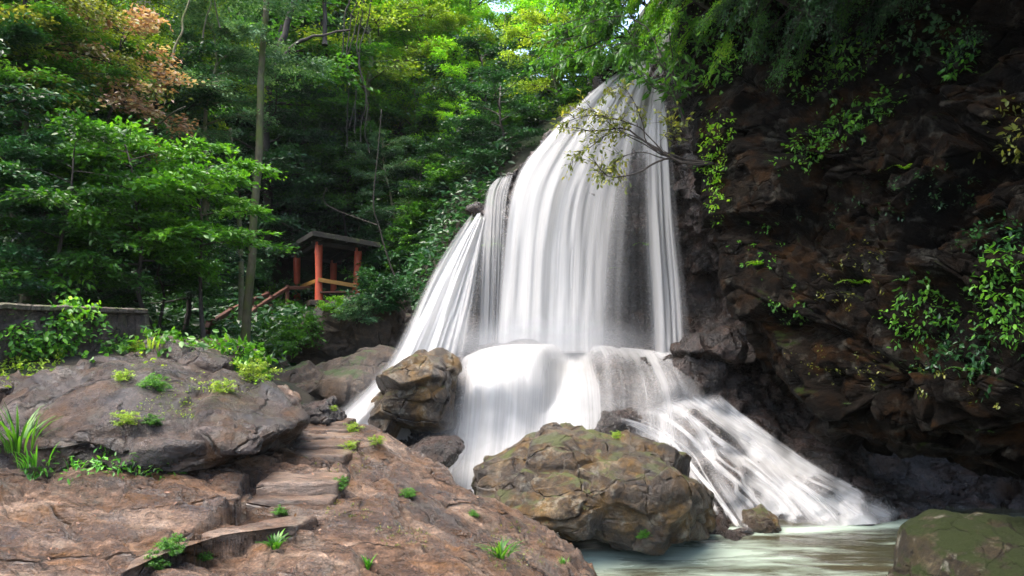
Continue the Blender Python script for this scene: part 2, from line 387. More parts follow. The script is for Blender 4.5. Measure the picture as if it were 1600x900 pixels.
# ------------------------------------------------------------------ reliefs: fall wall and overhanging cliff
def relief(rows_py, left, right, depth, ncol, wrap=3.0, wrap_cols=26, wrap_dx=.5, power=1.0):
    py = np.asarray(rows_py, float); L = np.interp(py, *np.array(left, float).T[::-1]); Rr = np.interp(py, *np.array(right, float).T[::-1])
    u = np.linspace(0, 1, ncol) ** power
    PX = L[:, None] + (Rr - L)[:, None] * u[None]; PY = np.repeat(py[:, None], ncol, 1)
    g = P(PX, PY, depth(PX, PY))
    if wrap:
        a = np.linspace(1, 0, wrap_cols, endpoint=False)
        e = g[:, :1]; off = np.stack([wrap_dx * a ** 2, wrap * a ** 1.6, a * 0], -1)[None]
        g = np.concatenate([e + off, g], 1)
    return g
WD = np.array([
 (960,40,25),(1100,40,20),(1180,40,19),(955,105,20.6),(1040,105,19.9),(1080,105,18.6),(1110,180,17),(890,180,20),(960,180,19.4),(1040,180,18.9),
 (850,215,19.8),(800,265,19.4),(880,265,18.8),(960,260,18.7),(1040,260,18.4),(1090,260,16.8),(775,280,19.2),(745,330,18.8),(790,340,18.4),(870,340,18.9),(950,330,18.6),
 (1040,340,18.3),(1090,340,17),(725,420,18.2),(760,420,18.0),(870,420,19.4),(960,420,19.5),(1040,420,19.2),(1100,400,18),(700,490,18.8),(780,490,19.3),(870,500,19.7),
 (960,500,19.7),(1050,500,19.2),(1120,500,17.5),(700,535,18.4),(870,536,18.8),(1000,540,18.3),(1090,530,17),(700,556,15.8),(850,546,16.2),(960,556,16.0),(1060,574,15.4),
 (1120,590,15.2),(690,620,15.2),(850,620,15.4),(960,620,15.2),(1080,630,14.9),(1160,650,15),(690,700,14.6),(850,700,14.6),(960,680,14.4),(1080,700,13.9),(1180,700,14.1),
 (700,760,13.6),(850,780,13.3),(1000,780,12.9),(1120,780,12.7),(1230,740,13.4),(1330,760,13.3),(700,850,12),(850,850,11.3),(1100,850,11.2),(1230,825,12),(1400,812,12.4),
 (1480,820,12.6),(1250,650,15.8),(1400,700,15.2),(1600,750,13.5),(1700,840,12),(1500,760,14.2),(620,640,15),(580,760,13.4),(650,560,17.2),(560,700,14.5)], float)
wallY = tps(WD[:, :2], WD[:, 2], 200.0, 1e-4)
rows = np.concatenate([np.linspace(103, 520, 210, endpoint=False), np.linspace(520, 580, 70, endpoint=False), np.linspace(580, 900, 150)])
g = relief(rows, [(960,30),(955,105),(922,140),(882,180),(848,215),(800,262),(775,280),(745,328),(722,430),(700,480),(660,560),(600,640),(560,700),(560,900)],
           [(1190,30),(1190,540),(1260,600),(1500,680),(1700,740),(1720,900)], wallY, 420, wrap=7, wrap_dx=2.2)
n = grid_normals(g)
if n[200, 200, 1] > 0: n = -n
below = sstep(560, 640, rows)[:, None] * np.ones(g.shape[1])[None]
st = np.array([1, 1, 1.5])
d = .42 * blocks(g * .8 * st, 7, .9, .08) + .14 * blocks(g * 2.1 * st, 8, .9, .1) + .09 * fbm(g * 3, 5, 9) + .3 * fbm(g * .6, 3, 12) - .12 * fissures(g * .9, 13)
d = d * (1 - .25 * below)
shelf = np.exp(-((rows - 547) / 16) ** 2)[:, None]
d = d * (1 - (sstep(518, 530, rows) * sstep(650, 600, rows))[:, None] * sstep(1060, 940, 800 + g[..., 0] / g[..., 1] * FPX) * .97) * (1 - .6 * shelf)
g = g + n * d[..., None]
WALL = g
tag(world_obj('rock_face', g, grid_faces(*g.shape[:2]), M['wet'], (2, 19, 0)), kind='structure')
# ground on top, where the stream comes from
tx, ty = np.meshgrid(np.linspace(3.0, 9, 60), np.linspace(19.9, 34, 60))
tz = 10.75 + .12 * (ty - 20) + .25 * fbm(np.stack([tx, ty, 0 * tx], -1) * .8, 4, 6) + np.clip(tx - 5, 0, 9) * .5
tag(world_obj('stream_ground', np.stack([tx, ty, tz], -1), grid_faces(60, 60), M['bank'], (4, 25, 11)), kind='structure')

CD = np.array([
 (1060,-300,17),(1075,60,16.4),(1095,140,15.9),(1115,250,15.2),(1112,300,15.2),(1130,370,14.7),(1145,440,14.2),(1165,540,13.6),(1230,626,12.9),(1308,704,11.9),(1430,738,10.9),(1600,790,9.4),
 (1200,120,14.2),(1250,30,14.2),(1230,230,13.0),(1250,330,13.2),(1250,400,12.7),(1250,550,12),(1300,640,11.3),(1400,100,12.2),(1400,240,11.4),(1400,330,11.2),(1400,500,10.4),(1400,650,10),
 (1600,100,9.8),(1600,300,9.2),(1600,500,8.5),(1600,700,8.2),(2100,300,5.6),(2100,700,5.2),(2100,-300,6.2),(1250,-300,13.2),(1600,-300,8.2)], float)
cliffY = tps(CD[:, :2], CD[:, 2], 300.0, 1e-3)
CLEFT = [(1062,-320),(1060,0),(1075,60),(1088,140),(1108,230),(1112,290),(1124,350),(1140,430),(1160,510),(1176,548),(1190,592),(1230,626),(1272,662),(1308,704),(1370,728),(1430,738),(1475,743),(1540,762),(1610,790),(2100,870)]
rows = np.concatenate([np.linspace(-320, 0, 70, endpoint=False), np.linspace(0, 700, 330, endpoint=False), np.linspace(700, 860, 110)])
g = relief(rows, CLEFT, [(2150,-320),(2150,880)], cliffY, 430, wrap=4.5, wrap_dx=1.6, power=1.25)
n = grid_normals(g)
if n[250, 250, 0] > 0: n = -n
tl = g @ np.array([[.9, 0, .42], [0, 1, 0], [-.42, 0, .9]])     # bedding that dips
d = 1.05 * blocks(tl * np.array([.36, .36, .62]), 21, .9, .03, .25, .25) + .36 * blocks(tl * np.array([.95, .95, 1.7]), 22, 1.0, .04, .35, .3) + .12 * blocks(tl * np.array([2.8, 2.8, 4.6]), 25, 1.0, .06, .5, .3) + .05 * fbm(g * 4, 6, 23, .6) + .30 * fbm(g * .4, 2, 24) - .22 * fissures(tl * np.array([.5, .5, 1.0]), 26, .025)
dl = np.concatenate([np.ones(26) * 0, np.linspace(0, 1, 430) ** 1.25 * 6])[None]; d = d * (.35 + .65 * sstep(0, 1.0, dl)) - .25 * np.exp(-dl / .6) * (rows > 500)[:, None]
g = g + n * d[..., None]
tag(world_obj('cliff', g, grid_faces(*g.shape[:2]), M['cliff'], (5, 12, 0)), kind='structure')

top = g[0]; a = np.linspace(0, 1, 40)[:, None, None]
tg = top[None] + a * np.array([9.0, 3.0, 2.5]) + np.array([0, 0, 1.]) * (1.1 * np.sin(np.clip(a * 3, 0, 1.57)) - .0) * 0
tg = tg[:, ::3]; tg[..., 2] += .5 * fbm(tg * .5, 4, 28) * np.linspace(0, 1, 40)[:, None] - .05
tag(world_obj('cliff_top', tg, grid_faces(*tg.shape[:2]), M['soil'], (9, 10, 11)), kind='structure')

# ------------------------------------------------------------------ foreground ledge
LED = []
for px, py, z in [(0,900,1.50),(200,900,1.42),(450,900,1.42),(700,900,1.12),(0,800,1.74),(200,800,1.68),(300,860,1.5),(0,735,1.95),(250,730,1.93),(330,760,1.80),(400,690,1.95),(450,650,2.02),
                  (450,805,1.55),(455,770,1.66),(480,722,1.78),(505,700,1.84),(510,680,1.92),(510,662,1.98),(560,665,1.92),(600,720,1.72),(600,800,1.48),(740,762,1.30),(800,800,1.08),(740,840,1.05),(890,840,.66),(920,870,.42),
                  (640,670,1.80),(-200,800,1.85),(-200,900,1.65),(350,600,2.3),(200,640,2.2),(0,640,2.3),(-300,700,2.3)]:
    LED.append(tuple(Pz(px, py, z)))
LED += [(-3, 2.5, 1.35), (-1, 2.5, 1.3), (0.2, 4, .9), (-5, 3, 1.5), (-8, 6, 2.2), (-8, 11, 3.0), (-3, 12.5, 1.9)]
LED = np.array(LED); _led = tps(LED[:, :2], LED[:, 2], 4.0, 2e-3)
edge = [tuple(Pz(*q)[:2]) for q in [(535,654,2.02),(570,664,1.93),(640,690,1.75),(700,735,1.45),(750,768,1.28),(820,802,1.0),(890,835,.68),(925,862,.45),(938,888,.30)]] + [(1.05, 8.1), (.82, 7.0), (.55, 5.6), (.5, 4), (.6, 1)]
edge = np.array(edge)
def edist(x, y):
    """signed distance to the ledge's water-side edge, >0 on the ledge (left of it)"""
    q = np.stack([x, y], -1); best = np.full(x.shape, 1e9); sg = np.ones(x.shape)
    for a, b in zip(edge[:-1], edge[1:]):
        ab = b - a; t = np.clip(((q - a) @ ab) / (ab @ ab), 0, 1); dv = q - (a + t[..., None] * ab); dd = np.hypot(dv[..., 0], dv[..., 1])
        cr = ab[0] * (q[..., 1] - a[1]) - ab[1] * (q[..., 0] - a[0])
        m = dd < best; best = np.where(m, dd, best); sg = np.where(m, np.where(cr < 0, 1, -1), sg)
    return best * sg
STEPS = [(386,518,781,1.66,.20,.42),(400,526,754,1.80,.21,.5),(450,538,712,1.89,.14,.45),(466,551,695,1.945,.12,.40),(470,552,683,1.965,.11,.36),(472,547,672,2.005,.10,.36),(476,541,662,2.045,.10,.5)]
SLAB = [(186,893,1.54),(205,874,1.55),(250,858,1.55),(300,844,1.55),(350,834,1.55),(400,826,1.55),(462,821,1.55)]
_sp = np.array([Pz(*f)[:2] for f in SLAB])
def ledge_base(x, y):
    z = _led(x, y); d = edist(x, y)
    for x0, x1, py, zt, h, bk in STEPS:                       # the ledge was cut down for each step
        a = Pz(x0, py, zt); b = Pz(x1, py, zt); m = (a + b) / 2; hw = abs(b[0] - a[0]) / 2
        z = np.where((np.abs(x - m[0]) < hw + .12) & (y > m[1] - .02) & (y < m[1] + bk), np.minimum(z, zt - .05), z)
        z = np.where((np.abs(x - m[0]) < hw + .05) & (y <= m[1] - .02) & (y > m[1] - .5), np.minimum(z, zt - h * 1.05), z)
    yl = np.interp(x, _sp[:, 0], _sp[:, 1]); inx = sstep(_sp[0, 0] - .25, _sp[0, 0] + .1, x) * sstep(_sp[-1, 0] + .5, _sp[-1, 0] + .1, x)
    z = z - np.where(y < yl, np.clip(z - 1.36, 0, 1) * inx * sstep(1.6, .8, yl - y), 0)
    z = np.where((y >= yl) & (y < yl + .5) & (x > _sp[0, 0]) & (x < _sp[-1, 0]), np.minimum(z, 1.50), z)

    far = y - 11.3 - .15 * (x + 3)
    z = z - np.clip(far, 0, 9) * .35
    p = np.stack([x, y, 0 * x], -1)
    d = d + .14 * fbm(p * 1.6, 3, 31)
    return np.where(d > 0, z - .10 * np.exp(-np.clip(d, 0, 9) / .16), z - .10 + 2.6 * np.minimum(d, 0))
rpx = np.linspace(-330, 1010, 760); rY = np.geomspace(2.4, 13, 620)
PX, YY = np.meshgrid(rpx, rY); X = (PX - 800) * YY / FPX
Z = ledge_base(X, YY)
q = np.stack([X, YY, Z], -1)
rt = q @ np.array([[math.cos(.25), math.sin(.25), 0], [-math.sin(.25), math.cos(.25), 0], [0, 0, 1.]])
rt[..., 2] += .35 * fbm(q * .7, 2, 37)
lam = blocks(rt * np.array([.9, 2.2, 3.2]), 33, .9, .10)          # long slabs, bedding across
lam2 = blocks(rt * np.array([2.3, 5.2, 5.0]), 34, .8, .14)
knob = fbm(rt * np.array([3, 6, 6]), 5, 35)
rid = fbm(rt * np.array([1.1, 5.5, 4]), 4, 36, ridge=True)
right = sstep(-1.9, -.9, X)                                       # knobbly to the right of the steps, slabby to the left
q[..., 2] += (.13 * lam + .05 * lam2) * (1 - .45 * right) + (.035 + .045 * right) * knob + .055 * rid * (1 - .4 * right) - .08 * fissures(rt * np.array([.7, 2.2, 1]), 40, .03) + .06 * right * blocks(q * np.array([1.3, 1.3, 1.0]), 38, .9, .08, .1) + .09 * fbm(q * .8, 2, 39) + .014 * fbm(q * 13, 3, 42)
tag(world_obj('rock_ledge', q, grid_faces(*PX.shape), M['ledge'], (-3, 7, 1.6)), kind='structure')

# ------------------------------------------------------------------ boulders
DRAPE = []
def boulder(label, outline, Y0, D, mat, e=.62, lean=.35, under=.25, amp=1.0, seed=0, res=(110, 170), name='boulder', group=None, cuts=(), fs=1.0, cat='boulder'):
    o = np.array(outline, float); c = (o.max(0) + o.min(0)) / 2
    w = P(o[:, 0], o[:, 1], Y0); wc = P(c[0], c[1], Y0)
    rel = w[:, [0, 2]] - wc[[0, 2]]
    cl = np.concatenate([rel, rel[:1]]); tt = np.linspace(0, 1, 500)
    fine = np.stack([np.interp(tt * len(rel), np.arange(len(rel) + 1), cl[:, k]) for k in (0, 1)], -1)
    an = np.arctan2(fine[:, 1], fine[:, 0]); rr = np.hypot(fine[:, 0], fine[:, 1]); k = np.argsort(an)
    th = np.linspace(-np.pi, np.pi, res[1], endpoint=False)
    r = np.interp(th, an[k], rr[k], period=2 * np.pi)
    ker = np.array([1, 2, 3, 2, 1.]) / 9; r = np.convolve(np.concatenate([r[-2:], r, r[:2]]), ker, 'valid')
    ph = np.linspace(0.02, np.pi - .02, res[0])
    rho = np.sin(ph) ** e
    dz = -np.sign(np.cos(ph)) * np.abs(np.cos(ph)) ** .8 * D
    G = np.zeros((res[0], res[1], 3))
    G[..., 0] = rho[:, None] * (r * np.cos(th))[None]; G[..., 2] = rho[:, None] * (r * np.sin(th))[None]
    G[..., 1] = dz[:, None] + np.where(G[..., 2] > 0, lean * G[..., 2], -under * G[..., 2])
    for cx, cy, cz, k in cuts:
        nn = np.array([cx, cy, cz]) / np.linalg.norm([cx, cy, cz]); G = G - nn * (.86 * np.maximum(0, G @ nn - k))[..., None]
    G += wc
    n = grid_normals(G, wrap=True)
    if (n[res[0] // 2] * (G[res[0] // 2] - wc)).sum() < 0: n = -n
    s = min(r.max(), 1.6)
    p = G / s * fs
    d = s * amp * (.20 * blocks(p * .95, seed + 50, 1.0, .04, .1, .4) + .07 * blocks(p * 2.6, seed + 51, 1.0, .06, .2, .4) + .09 * fbm(p * 1.5, 6, seed + 52, .52) - .07 * fissures(p * np.array([.7, .7, 1.1]), seed + 54, .035) + .014 * fbm(p * 15, 3, seed + 53))
    G = G + n * d[..., None]
    if mat in (M['wet'],) : DRAPE.append(G.reshape(-1, 3))
    base = np.array([wc[0], wc[1], G[..., 2].min()])
    f = grid_faces(res[0], res[1], wrap=True)
    caps = []
    m = res[1]; V = np.concatenate([G.reshape(-1, 3), G[0].mean(0)[None], G[-1].mean(0)[None]]); i = np.arange(m)
    caps = [f, np.stack([(i + 1) % m, i, np.full(m, len(V) - 2)], -1), np.stack([(res[0]-1)*m + i, (res[0]-1)*m + (i + 1) % m, np.full(m, len(V) - 1)], -1)]
    return tag(world_obj(name, V, caps, mat, base), label, cat, group)

boulder('long low grey brown outcrop with undercut front beside the tall grass', [(22,665),(36,622),(66,584),(112,561),(180,556),(235,568),(290,592),(330,614),(380,630),(440,644),(462,664),(440,696),(400,722),(345,744),(290,760),(230,762),(150,756),(85,746),(40,724)], 8.5, 1.45, M['boulder'], e=.5, lean=1.25, under=.10, amp=.78, seed=1, res=(190, 300), fs=.9)
boulder('dark brown lower bulge of rock filling the undercut of the long outcrop', [(150,716),(200,690),(255,676),(310,664),(380,652),(440,652),(462,668),(436,694),(385,716),(335,738),(270,752),(190,748)], 8.0, .85, M['boulder'], e=.5, lean=.9, under=.0, amp=.75, seed=21, res=(120, 200))
boulder('pale grey boulder lying behind the long outcrop below the undergrowth', [(205,560),(222,536),(250,527),(300,531),(360,547),(392,566),(394,590),(372,606),(330,606),(270,600),(225,585)], 10.8, .9, M['boulder'], e=.55, lean=.6, amp=.8, seed=2, res=(130, 200))
boulder('grey boulder at the foot of the retaining wall cut by the picture edge', [(-90,610),(-20,580),(20,584),(43,602),(40,645),(10,668),(-60,676),(-100,660)], 8.3, .7, M['boulder'], seed=3)
boulder('flat pale brown rock between the long outcrop and the dark round rock', [(360,630),(388,607),(432,607),(460,628),(458,654),(420,664),(378,656)], 9.8, .55, M['step'], e=.5, seed=4)
boulder('small dark round rock at the top of the stone steps', [(452,660),(462,638),(480,629),(515,628),(537,640),(540,655),(505,666),(470,672)], 10.7, .45, M['wet'], e=.55, seed=5)
boulder('brown wedge shaped boulder splitting the left plume from the lower falls', [(566,660),(585,620),(612,590),(655,556),(690,555),(707,574),(707,620),(704,668),(640,676),(590,674)], 14.0, .95, M['brown'], e=.6, lean=.2, amp=.8, seed=6, res=(150, 220))
boulder('flat bluish wet rock under the lower falls behind the ledge', [(625,706),(660,688),(712,682),(728,698),(712,722),(680,742),(645,732)], 12.4, .6, M['wet'], e=.6, lean=.8, amp=.6, seed=7)
boulder('big rounded mossy brown boulder standing in front of the waterfall', [(728,752),(738,728),(770,714),(800,702),(835,690),(870,681),(935,680),(1005,698),(1060,722),(1105,752),(1130,785),(1142,818),(1118,838),(1020,850),(940,846),(895,832),(850,812),(800,800),(750,782)], 10.9, 1.35, M['brown'], e=.56, lean=.35, amp=.75, seed=8, res=(240, 340), fs=1.15, cuts=((.80,-.60,.0,1.5),(-.35,-.6,.55,1.05),(.1,-.95,-.25,1.12)))
boulder('low boulder covered in green moss at the pool corner', [(1416,960),(1446,900),(1480,858),(1535,838),(1590,838),(1650,850),(1720,900),(1700,985),(1560,1000),(1430,990)], 8.0, 1.1, M['mossy'], e=.6, lean=.5, amp=.6, seed=9, res=(170, 240))
boulder('small dark wet rock with white water spilling beside it above the big boulder', [(922,672),(944,644),(985,636),(1015,645),(1022,680),(1000,705),(940,705)], 14.5, .5, M['wet'], seed=10)
boulder('dark wet boulder veiled by the right cascade below the shelf', [(1030,705),(1044,656),(1085,641),(1130,664),(1162,702),(1155,745),(1060,750)], 14.25, .6, M['wet'], seed=11, lean=.5, amp=.6)
boulder('reddish wet boulder at the foot of the right cascade', [(1068,775),(1088,728),(1130,722),(1180,752),(1226,798),(1234,830),(1120,836)], 13.1, .6, M['wet'], seed=12, lean=.5, amp=.6)
boulder('small reddish stone at the pool edge below the cascade', [(1158,828),(1164,802),(1190,796),(1216,814),(1224,830),(1190,836)], 11.9, .3, M['brown'], seed=13, res=(60, 90))
boulder('dark flat stacked rock beside the shelf under the overhang', [(1052,548),(1072,523),(1130,519),(1158,540),(1156,564),(1100,572)], 15.4, .7, M['wet'], e=.5, seed=14)
boulder('sloping grey brown slab at the foot of the green bank', [(390,618),(425,594),(470,572),(540,560),(604,556),(606,600),(565,640),(500,655),(420,650)], 15.6, 1.0, M['bank'], e=.5, lean=2.2, amp=1.0, seed=15, res=(150, 220))
boulder('brown rock outcrop below the pavilion with shrubs on top', [(462,556),(476,490),(510,467),(560,462),(622,465),(640,520),(620,566),(540,572)], 21.5, 1.6, M['bank'], e=.5, seed=16, res=(150, 220), name='outcrop', cat='rock')
boulder('dark stone poking out of the right cascade near the cave', [(1246,790),(1256,756),(1280,748),(1304,768),(1312,800),(1280,806)], 12.9, .35, M['wet'], seed=17, res=(60, 90))

# ------------------------------------------------------------------ cut steps and slab
ST = empty('stone_steps', tuple(Pz(455, 800, 1.5))); tag(ST, 'worn stone steps cut up the wet ledge towards the dark round rock', 'steps')
base = np.array(ST.location)
def slab(poly, z, h, name, parent, base, seed, mat, rough=.02, nb=60):
    """stone with the plan outline poly (closed, metres), top at z, h thick, worn edges"""
    p = np.array(poly, float); cl = np.concatenate([p, p[:1]]); L = np.concatenate([[0], np.cumsum(np.linalg.norm(np.diff(cl, axis=0), axis=1))])
    tt = np.linspace(0, L[-1], nb, endpoint=False); o = np.stack([np.interp(tt, L, cl[:, k]) for k in (0, 1)], -1); c = o.mean(0)
    prof = [(0.02, 0), (.3, 0), (.6, 0), (.85, 0), (.95, -.008), (.985, -.022), (1, -.05), (1.0, -h * .6), (.98, -h)]
    G = np.stack([np.concatenate([c + (o - c) * s, np.full((nb, 1), z + dz)], 1) for s, dz in prof])
    G += rough * np.stack([vnoise(G * 5, seed + k) for k in range(3)], -1) + rough * .5 * fbm(G * 13, 3, seed + 5)[..., None]
    V = np.concatenate([G.reshape(-1, 3), G[0].mean(0)[None]]) - base; i = np.arange(nb)
    return obj(name, mesh_np(name, V, [grid_faces(len(prof), nb, wrap=True, flip=True), np.stack([i, (i + 1) % nb, np.full(nb, len(V) - 1)], -1)]), mat, parent)
for k, (x0, x1, py, z, h, bk) in enumerate(STEPS):
    a = Pz(x0, py, z); b = Pz(x1, py - 2, z); a[1] += rng.uniform(-.05, .05)
    m = (a + b) / 2 + np.array([0, -.05 * (k % 2), 0])
    slab([a[:2], m[:2], b[:2], (b[0] + .03, b[1] + bk), (a[0] - .05, a[1] + bk + .1)], z, h + .12, 'step', ST, base, 60 + k, M['step'], .016)
fr = SLAB
pl = [Pz(*f)[:2] for f in fr]; bk = [(p[0] + .1, p[1] + .42) for p in pl[::-1]]
t0 = Pz(190, 880, 1.4)
so_ = slab(pl + bk, 1.55, .26, 'stone_slab', None, t0, 80, M['step'], .02, nb=110); so_.location = tuple(t0)
tag(so_, 'long curved stone slab edging the wet ledge with small plants below it', 'slab')
# ------------------------------------------------------------------ waterfall
M['curtain'] = water_mat('falling_water', 3.4, .07, 1.15, seed=1.0)
M['soft'] = water_mat('soft_falling_water', 3.0, .06, .75, seed=9.0)
M['strand'] = water_mat('tumbling_strands', 7.0, .25, 2.0, seed=15.0)
M['veil'] = water_mat('thin_water_veil', 4.0, .05, 1.7, seed=4.0)
M['apron'] = water_mat('sliding_water', 3.4, .16, 2.5, seed=7.0)
WF = empty('waterfall', (1.2, 16.0, 0)); tag(WF, 'tall white waterfall spreading over the dark rock face into the pool', 'waterfall')
WB = np.array(WF.location)
# depth of the wet rock as it was actually built, for water that clings to it
_v = np.concatenate([WALL.reshape(-1, 3)] + DRAPE); _k = _v[:, 1] > 8; _v = _v[_k]
_px = 800 + _v[:, 0] / _v[:, 1] * FPX; _py = HZ - (_v[:, 2] - CAMZ) / _v[:, 1] * FPX
X0, Y0_, BS = 520, 90, 4.0; NXB, NYB = 250, 205
_ix = ((_px - X0) / BS).astype(int); _iy = ((_py - Y0_) / BS).astype(int); _m = (_ix >= 0) & (_ix < NXB) & (_iy >= 0) & (_iy < NYB)
DM = np.full((NYB, NXB), 99.); np.minimum.at(DM, (_iy[_m], _ix[_m]), _v[_m, 1])
_cx, _cy = np.meshgrid(X0 + (np.arange(NXB) + .5) * BS, Y0_ + (np.arange(NYB) + .5) * BS)
_w = wallY(_cx, _cy); DM = np.where(DM > 50, _w, DM)
def blur(a, k):
    for _ in range(2):
        for ax in (0, 1):
            p = np.pad(a, [(k, k) if q == ax else (0, 0) for q in (0, 1)], mode='edge'); cs = np.cumsum(p, axis=ax); cs = np.insert(cs, 0, 0, axis=ax)
            n_ = a.shape[ax]; w2 = 2 * k + 1; a = (np.take(cs, np.arange(w2, w2 + n_), axis=ax) - np.take(cs, np.arange(0, n_), axis=ax)) / w2
    return a
DM1 = blur(DM, 1); PROM = blur(DM, 7) - DM1                    # PROM > 0 where rock stands out of the flow
def sample(A, px, py):
    x = np.clip((px - X0) / BS - .5, 0, NXB - 1.01); y = np.clip((py - Y0_) / BS - .5, 0, NYB - 1.01); i = x.astype(int); j = y.astype(int); fx = x - i; fy = y - j
    return A[j, i] * (1 - fx) * (1 - fy) + A[j, i + 1] * fx * (1 - fy) + A[j + 1, i] * (1 - fx) * fy + A[j + 1, i + 1] * fx * fy
def flow(name, lines, dens, mat, nu=90, nv=140, thick=.0, lift=.2, jitter=.05, seed=0, drape=None, thin=.8):
    """lines: streamlines, each a list of (px, py[, Y]); where Y is missing the water lies on the rock (lift metres proud of it);
    dens(u, v) gives how much water there is"""
    tv = np.linspace(0, 1, nv); cs = []
    for l in lines:
        l = np.array([(q[0], q[1], q[2] if len(q) > 2 else wallY(q[0], q[1]) - lift) for q in l], float)
        w = P(l[:, 0], l[:, 1], l[:, 2]); cs.append(curve(w, tv))
    cs = np.array(cs); tu = np.linspace(0, 1, len(lines)); u = np.linspace(0, 1, nu)
    G = np.zeros((nv, nu, 3))
    x = u * (len(lines) - 1); k = np.clip(x.astype(int), 0, len(lines) - 2); f = (x - k)
    p0, p1, p2, p3 = cs[np.maximum(k - 1, 0)], cs[k], cs[k + 1], cs[np.minimum(k + 2, len(cs) - 1)]
    f = f[:, None, None]
    G = (.5 * (2 * p1 + (p2 - p0) * f + (2 * p0 - 5 * p1 + 4 * p2 - p3) * f ** 2 + (3 * p1 - p0 - 3 * p2 + p3) * f ** 3)).transpose(1, 0, 2)
    prom = 0
    if drape is not None:                                     # follow the built rock, thin where it stands proud
        gp = 800 + G[..., 0] / G[..., 1] * FPX; gq = HZ - (G[..., 2] - CAMZ) / G[..., 1] * FPX
        G = P(gp, gq, sample(DM1, gp, gq) - drape); prom = sample(PROM, gp, gq)
    G[..., 1] += jitter * fbm(np.stack([u[None] * 9 + 0 * tv[:, None], tv[:, None] * 1.2 + 0 * u[None], np.full((nv, nu), seed * 3.1)], -1), 3, 90 + seed) * 2
    du = np.linalg.norm(np.diff(G, axis=1, prepend=G[:, :1]), axis=-1).cumsum(1); dv = np.linalg.norm(np.diff(G, axis=0, prepend=G[:1]), axis=-1).cumsum(0)
    wid = du[nv // 2, -1]
    U, V = np.meshgrid(u, tv)
    D = np.clip(dens(U, V) * (1 - thin * sstep(.02, .28, prom) + .35 * sstep(.02, .25, -prom) if drape is not None else 1), 0, 1.6)
    at = np.stack([U * wid + seed * 3.7, dv, D], -1)
    return obj(name, mesh_np(name, G.reshape(-1, 3) - WB, grid_faces(nv, nu), attrs={'flow': at.reshape(-1, 3)}), mat, WF)
def feather(u, a, b): return sstep(0, a, u) * sstep(0, b, 1 - u)
def bumpf(x, c, w): return np.exp(-((x - c) / w) ** 2)

# the upper curtain: over the lip, along the shoulder, then straight down
main = [
 [(978,104,20.3),(940,128,20),(885,176,19.6),(850,214,19.3),(815,256,19.0),(797,300,18.6),(788,360,18.3),(780,450,17.9),(772,545,17.3)],
 [(988,103,20.2),(952,135,19.6),(905,190,19.2),(868,240,18.7),(845,290,18.4),(832,360,18.1),(826,450,17.7),(822,545,17.2)],
 [(998,102,20.1),(965,140,19.3),(928,200,18.9),(903,255,18.5),(885,310,18.2),(876,380,17.9),(872,460,17.6),(870,545,17.2)],
 [(1006,102,20),(982,145,19.2),(955,205,18.8),(938,265,18.4),(925,320,18.2),(920,390,17.9),(918,460,17.6),(918,546,17.2)],
 [(1016,103,19.9),(1002,150,19.1),(988,210,18.7),(978,270,18.4),(972,330,18.1),(968,400,17.9),(966,470,17.6),(966,550,17.2)],
 [(1028,104,19.8),(1022,155,19.0),(1016,215,18.6),(1014,275,18.3),(1014,340,18.0),(1016,410,17.8),(1020,480,17.5),(1024,560,17.0)],
 [(1042,108,19.6),(1042,160,18.9),(1044,220,18.4),(1046,280,18.1),(1050,345,17.8),(1056,420,17.5),(1064,490,17.2),(1072,575,16.6)]]
def dmain(u, v):
    core = feather(u, .07, .1) * (.98 - .15 * v)
    gap = bumpf(u, .72, .15) * sstep(.2, .5, v)              # the hollow where only threads fall
    right = .55 * sstep(.72, .9, u) * sstep(.2, .5, v)
    return (core - .66 * gap - right) * sstep(0, .03, v) * (.78 + .36 * fbm(np.stack([u * 6.5, v * .7, 0 * u], -1), 3, 79))
flow('curtain', main, dmain, M['curtain'], 150, 170, jitter=.14, seed=1)
main2 = [[(x - 4, y + 6, (Y - .35)) for x, y, Y in l] for l in main]
flow('curtain', main2, lambda u, v: dmain(u, v) * (.25 + .5 * sstep(.1, .6, v)) * sstep(.08, .25, v), M['veil'], 130, 150, jitter=.2, seed=2)
# right-hand thread curtain
thr = [[(1006,150,18.6),(998,250,18.1),(996,360,17.7),(1000,460,17.3),(1006,565,16.7)], [(1030,150,18.5),(1032,250,18),(1038,360,17.6),(1046,460,17.2),(1052,570,16.6)], [(1046,150,18.4),(1054,250,17.8),(1064,360,17.4),(1076,460,17),(1084,575,16.5)]]
flow('veil', thr, lambda u, v: feather(u, .4, .4) * (.62 - .10 * v) * sstep(0, .15, v), M['veil'], 60, 120, jitter=.12, seed=3)
# left plume leaping clear of the rock
plume = [
 [(738,332,18.7),(706,372,18.2),(668,430,17.4),(634,500,16.3),(594,570,15.2),(545,618,14.2),(500,655,13.2),(478,690,12.8)],
 [(745,331,18.7),(720,376,18.1),(690,440,17.2),(660,510,16.1),(630,575,15.1),(590,628,14.2),(552,668,13.4),(535,700,13)],
 [(750,331,18.6),(733,380,18.0),(712,445,17.2),(690,515,16.3),(668,580,15.5),(640,635,14.9),(610,670,14.5),(596,700,14.3)],
 [(755,332,18.6),(745,385,18.0),(735,450,17.3),(724,520,16.6),(715,570,16.2),(705,600,16.0),(695,640,15.8),(690,700,15.6)],
 [(760,334,18.5),(758,390,18.0),(758,455,17.5),(760,520,17.0),(760,552,16.8),(760,572,16.7),(760,590,16.6),(760,600,16.5)]]
def dpl(u, v): return feather(u, .30, .5) * (1.5 - .25 * v - .55 * u * sstep(.1, .5, v)) * sstep(0, .04, v)
flow('plume', plume, dpl, M['soft'], 110, 150, jitter=.16, seed=4)
flow('plume', [[(x + 5, y + 4, Y - .4) for x, y, Y in l] for l in plume], lambda u, v: dpl(u, v) * .6, M['soft'], 100, 130, jitter=.2, seed=5)
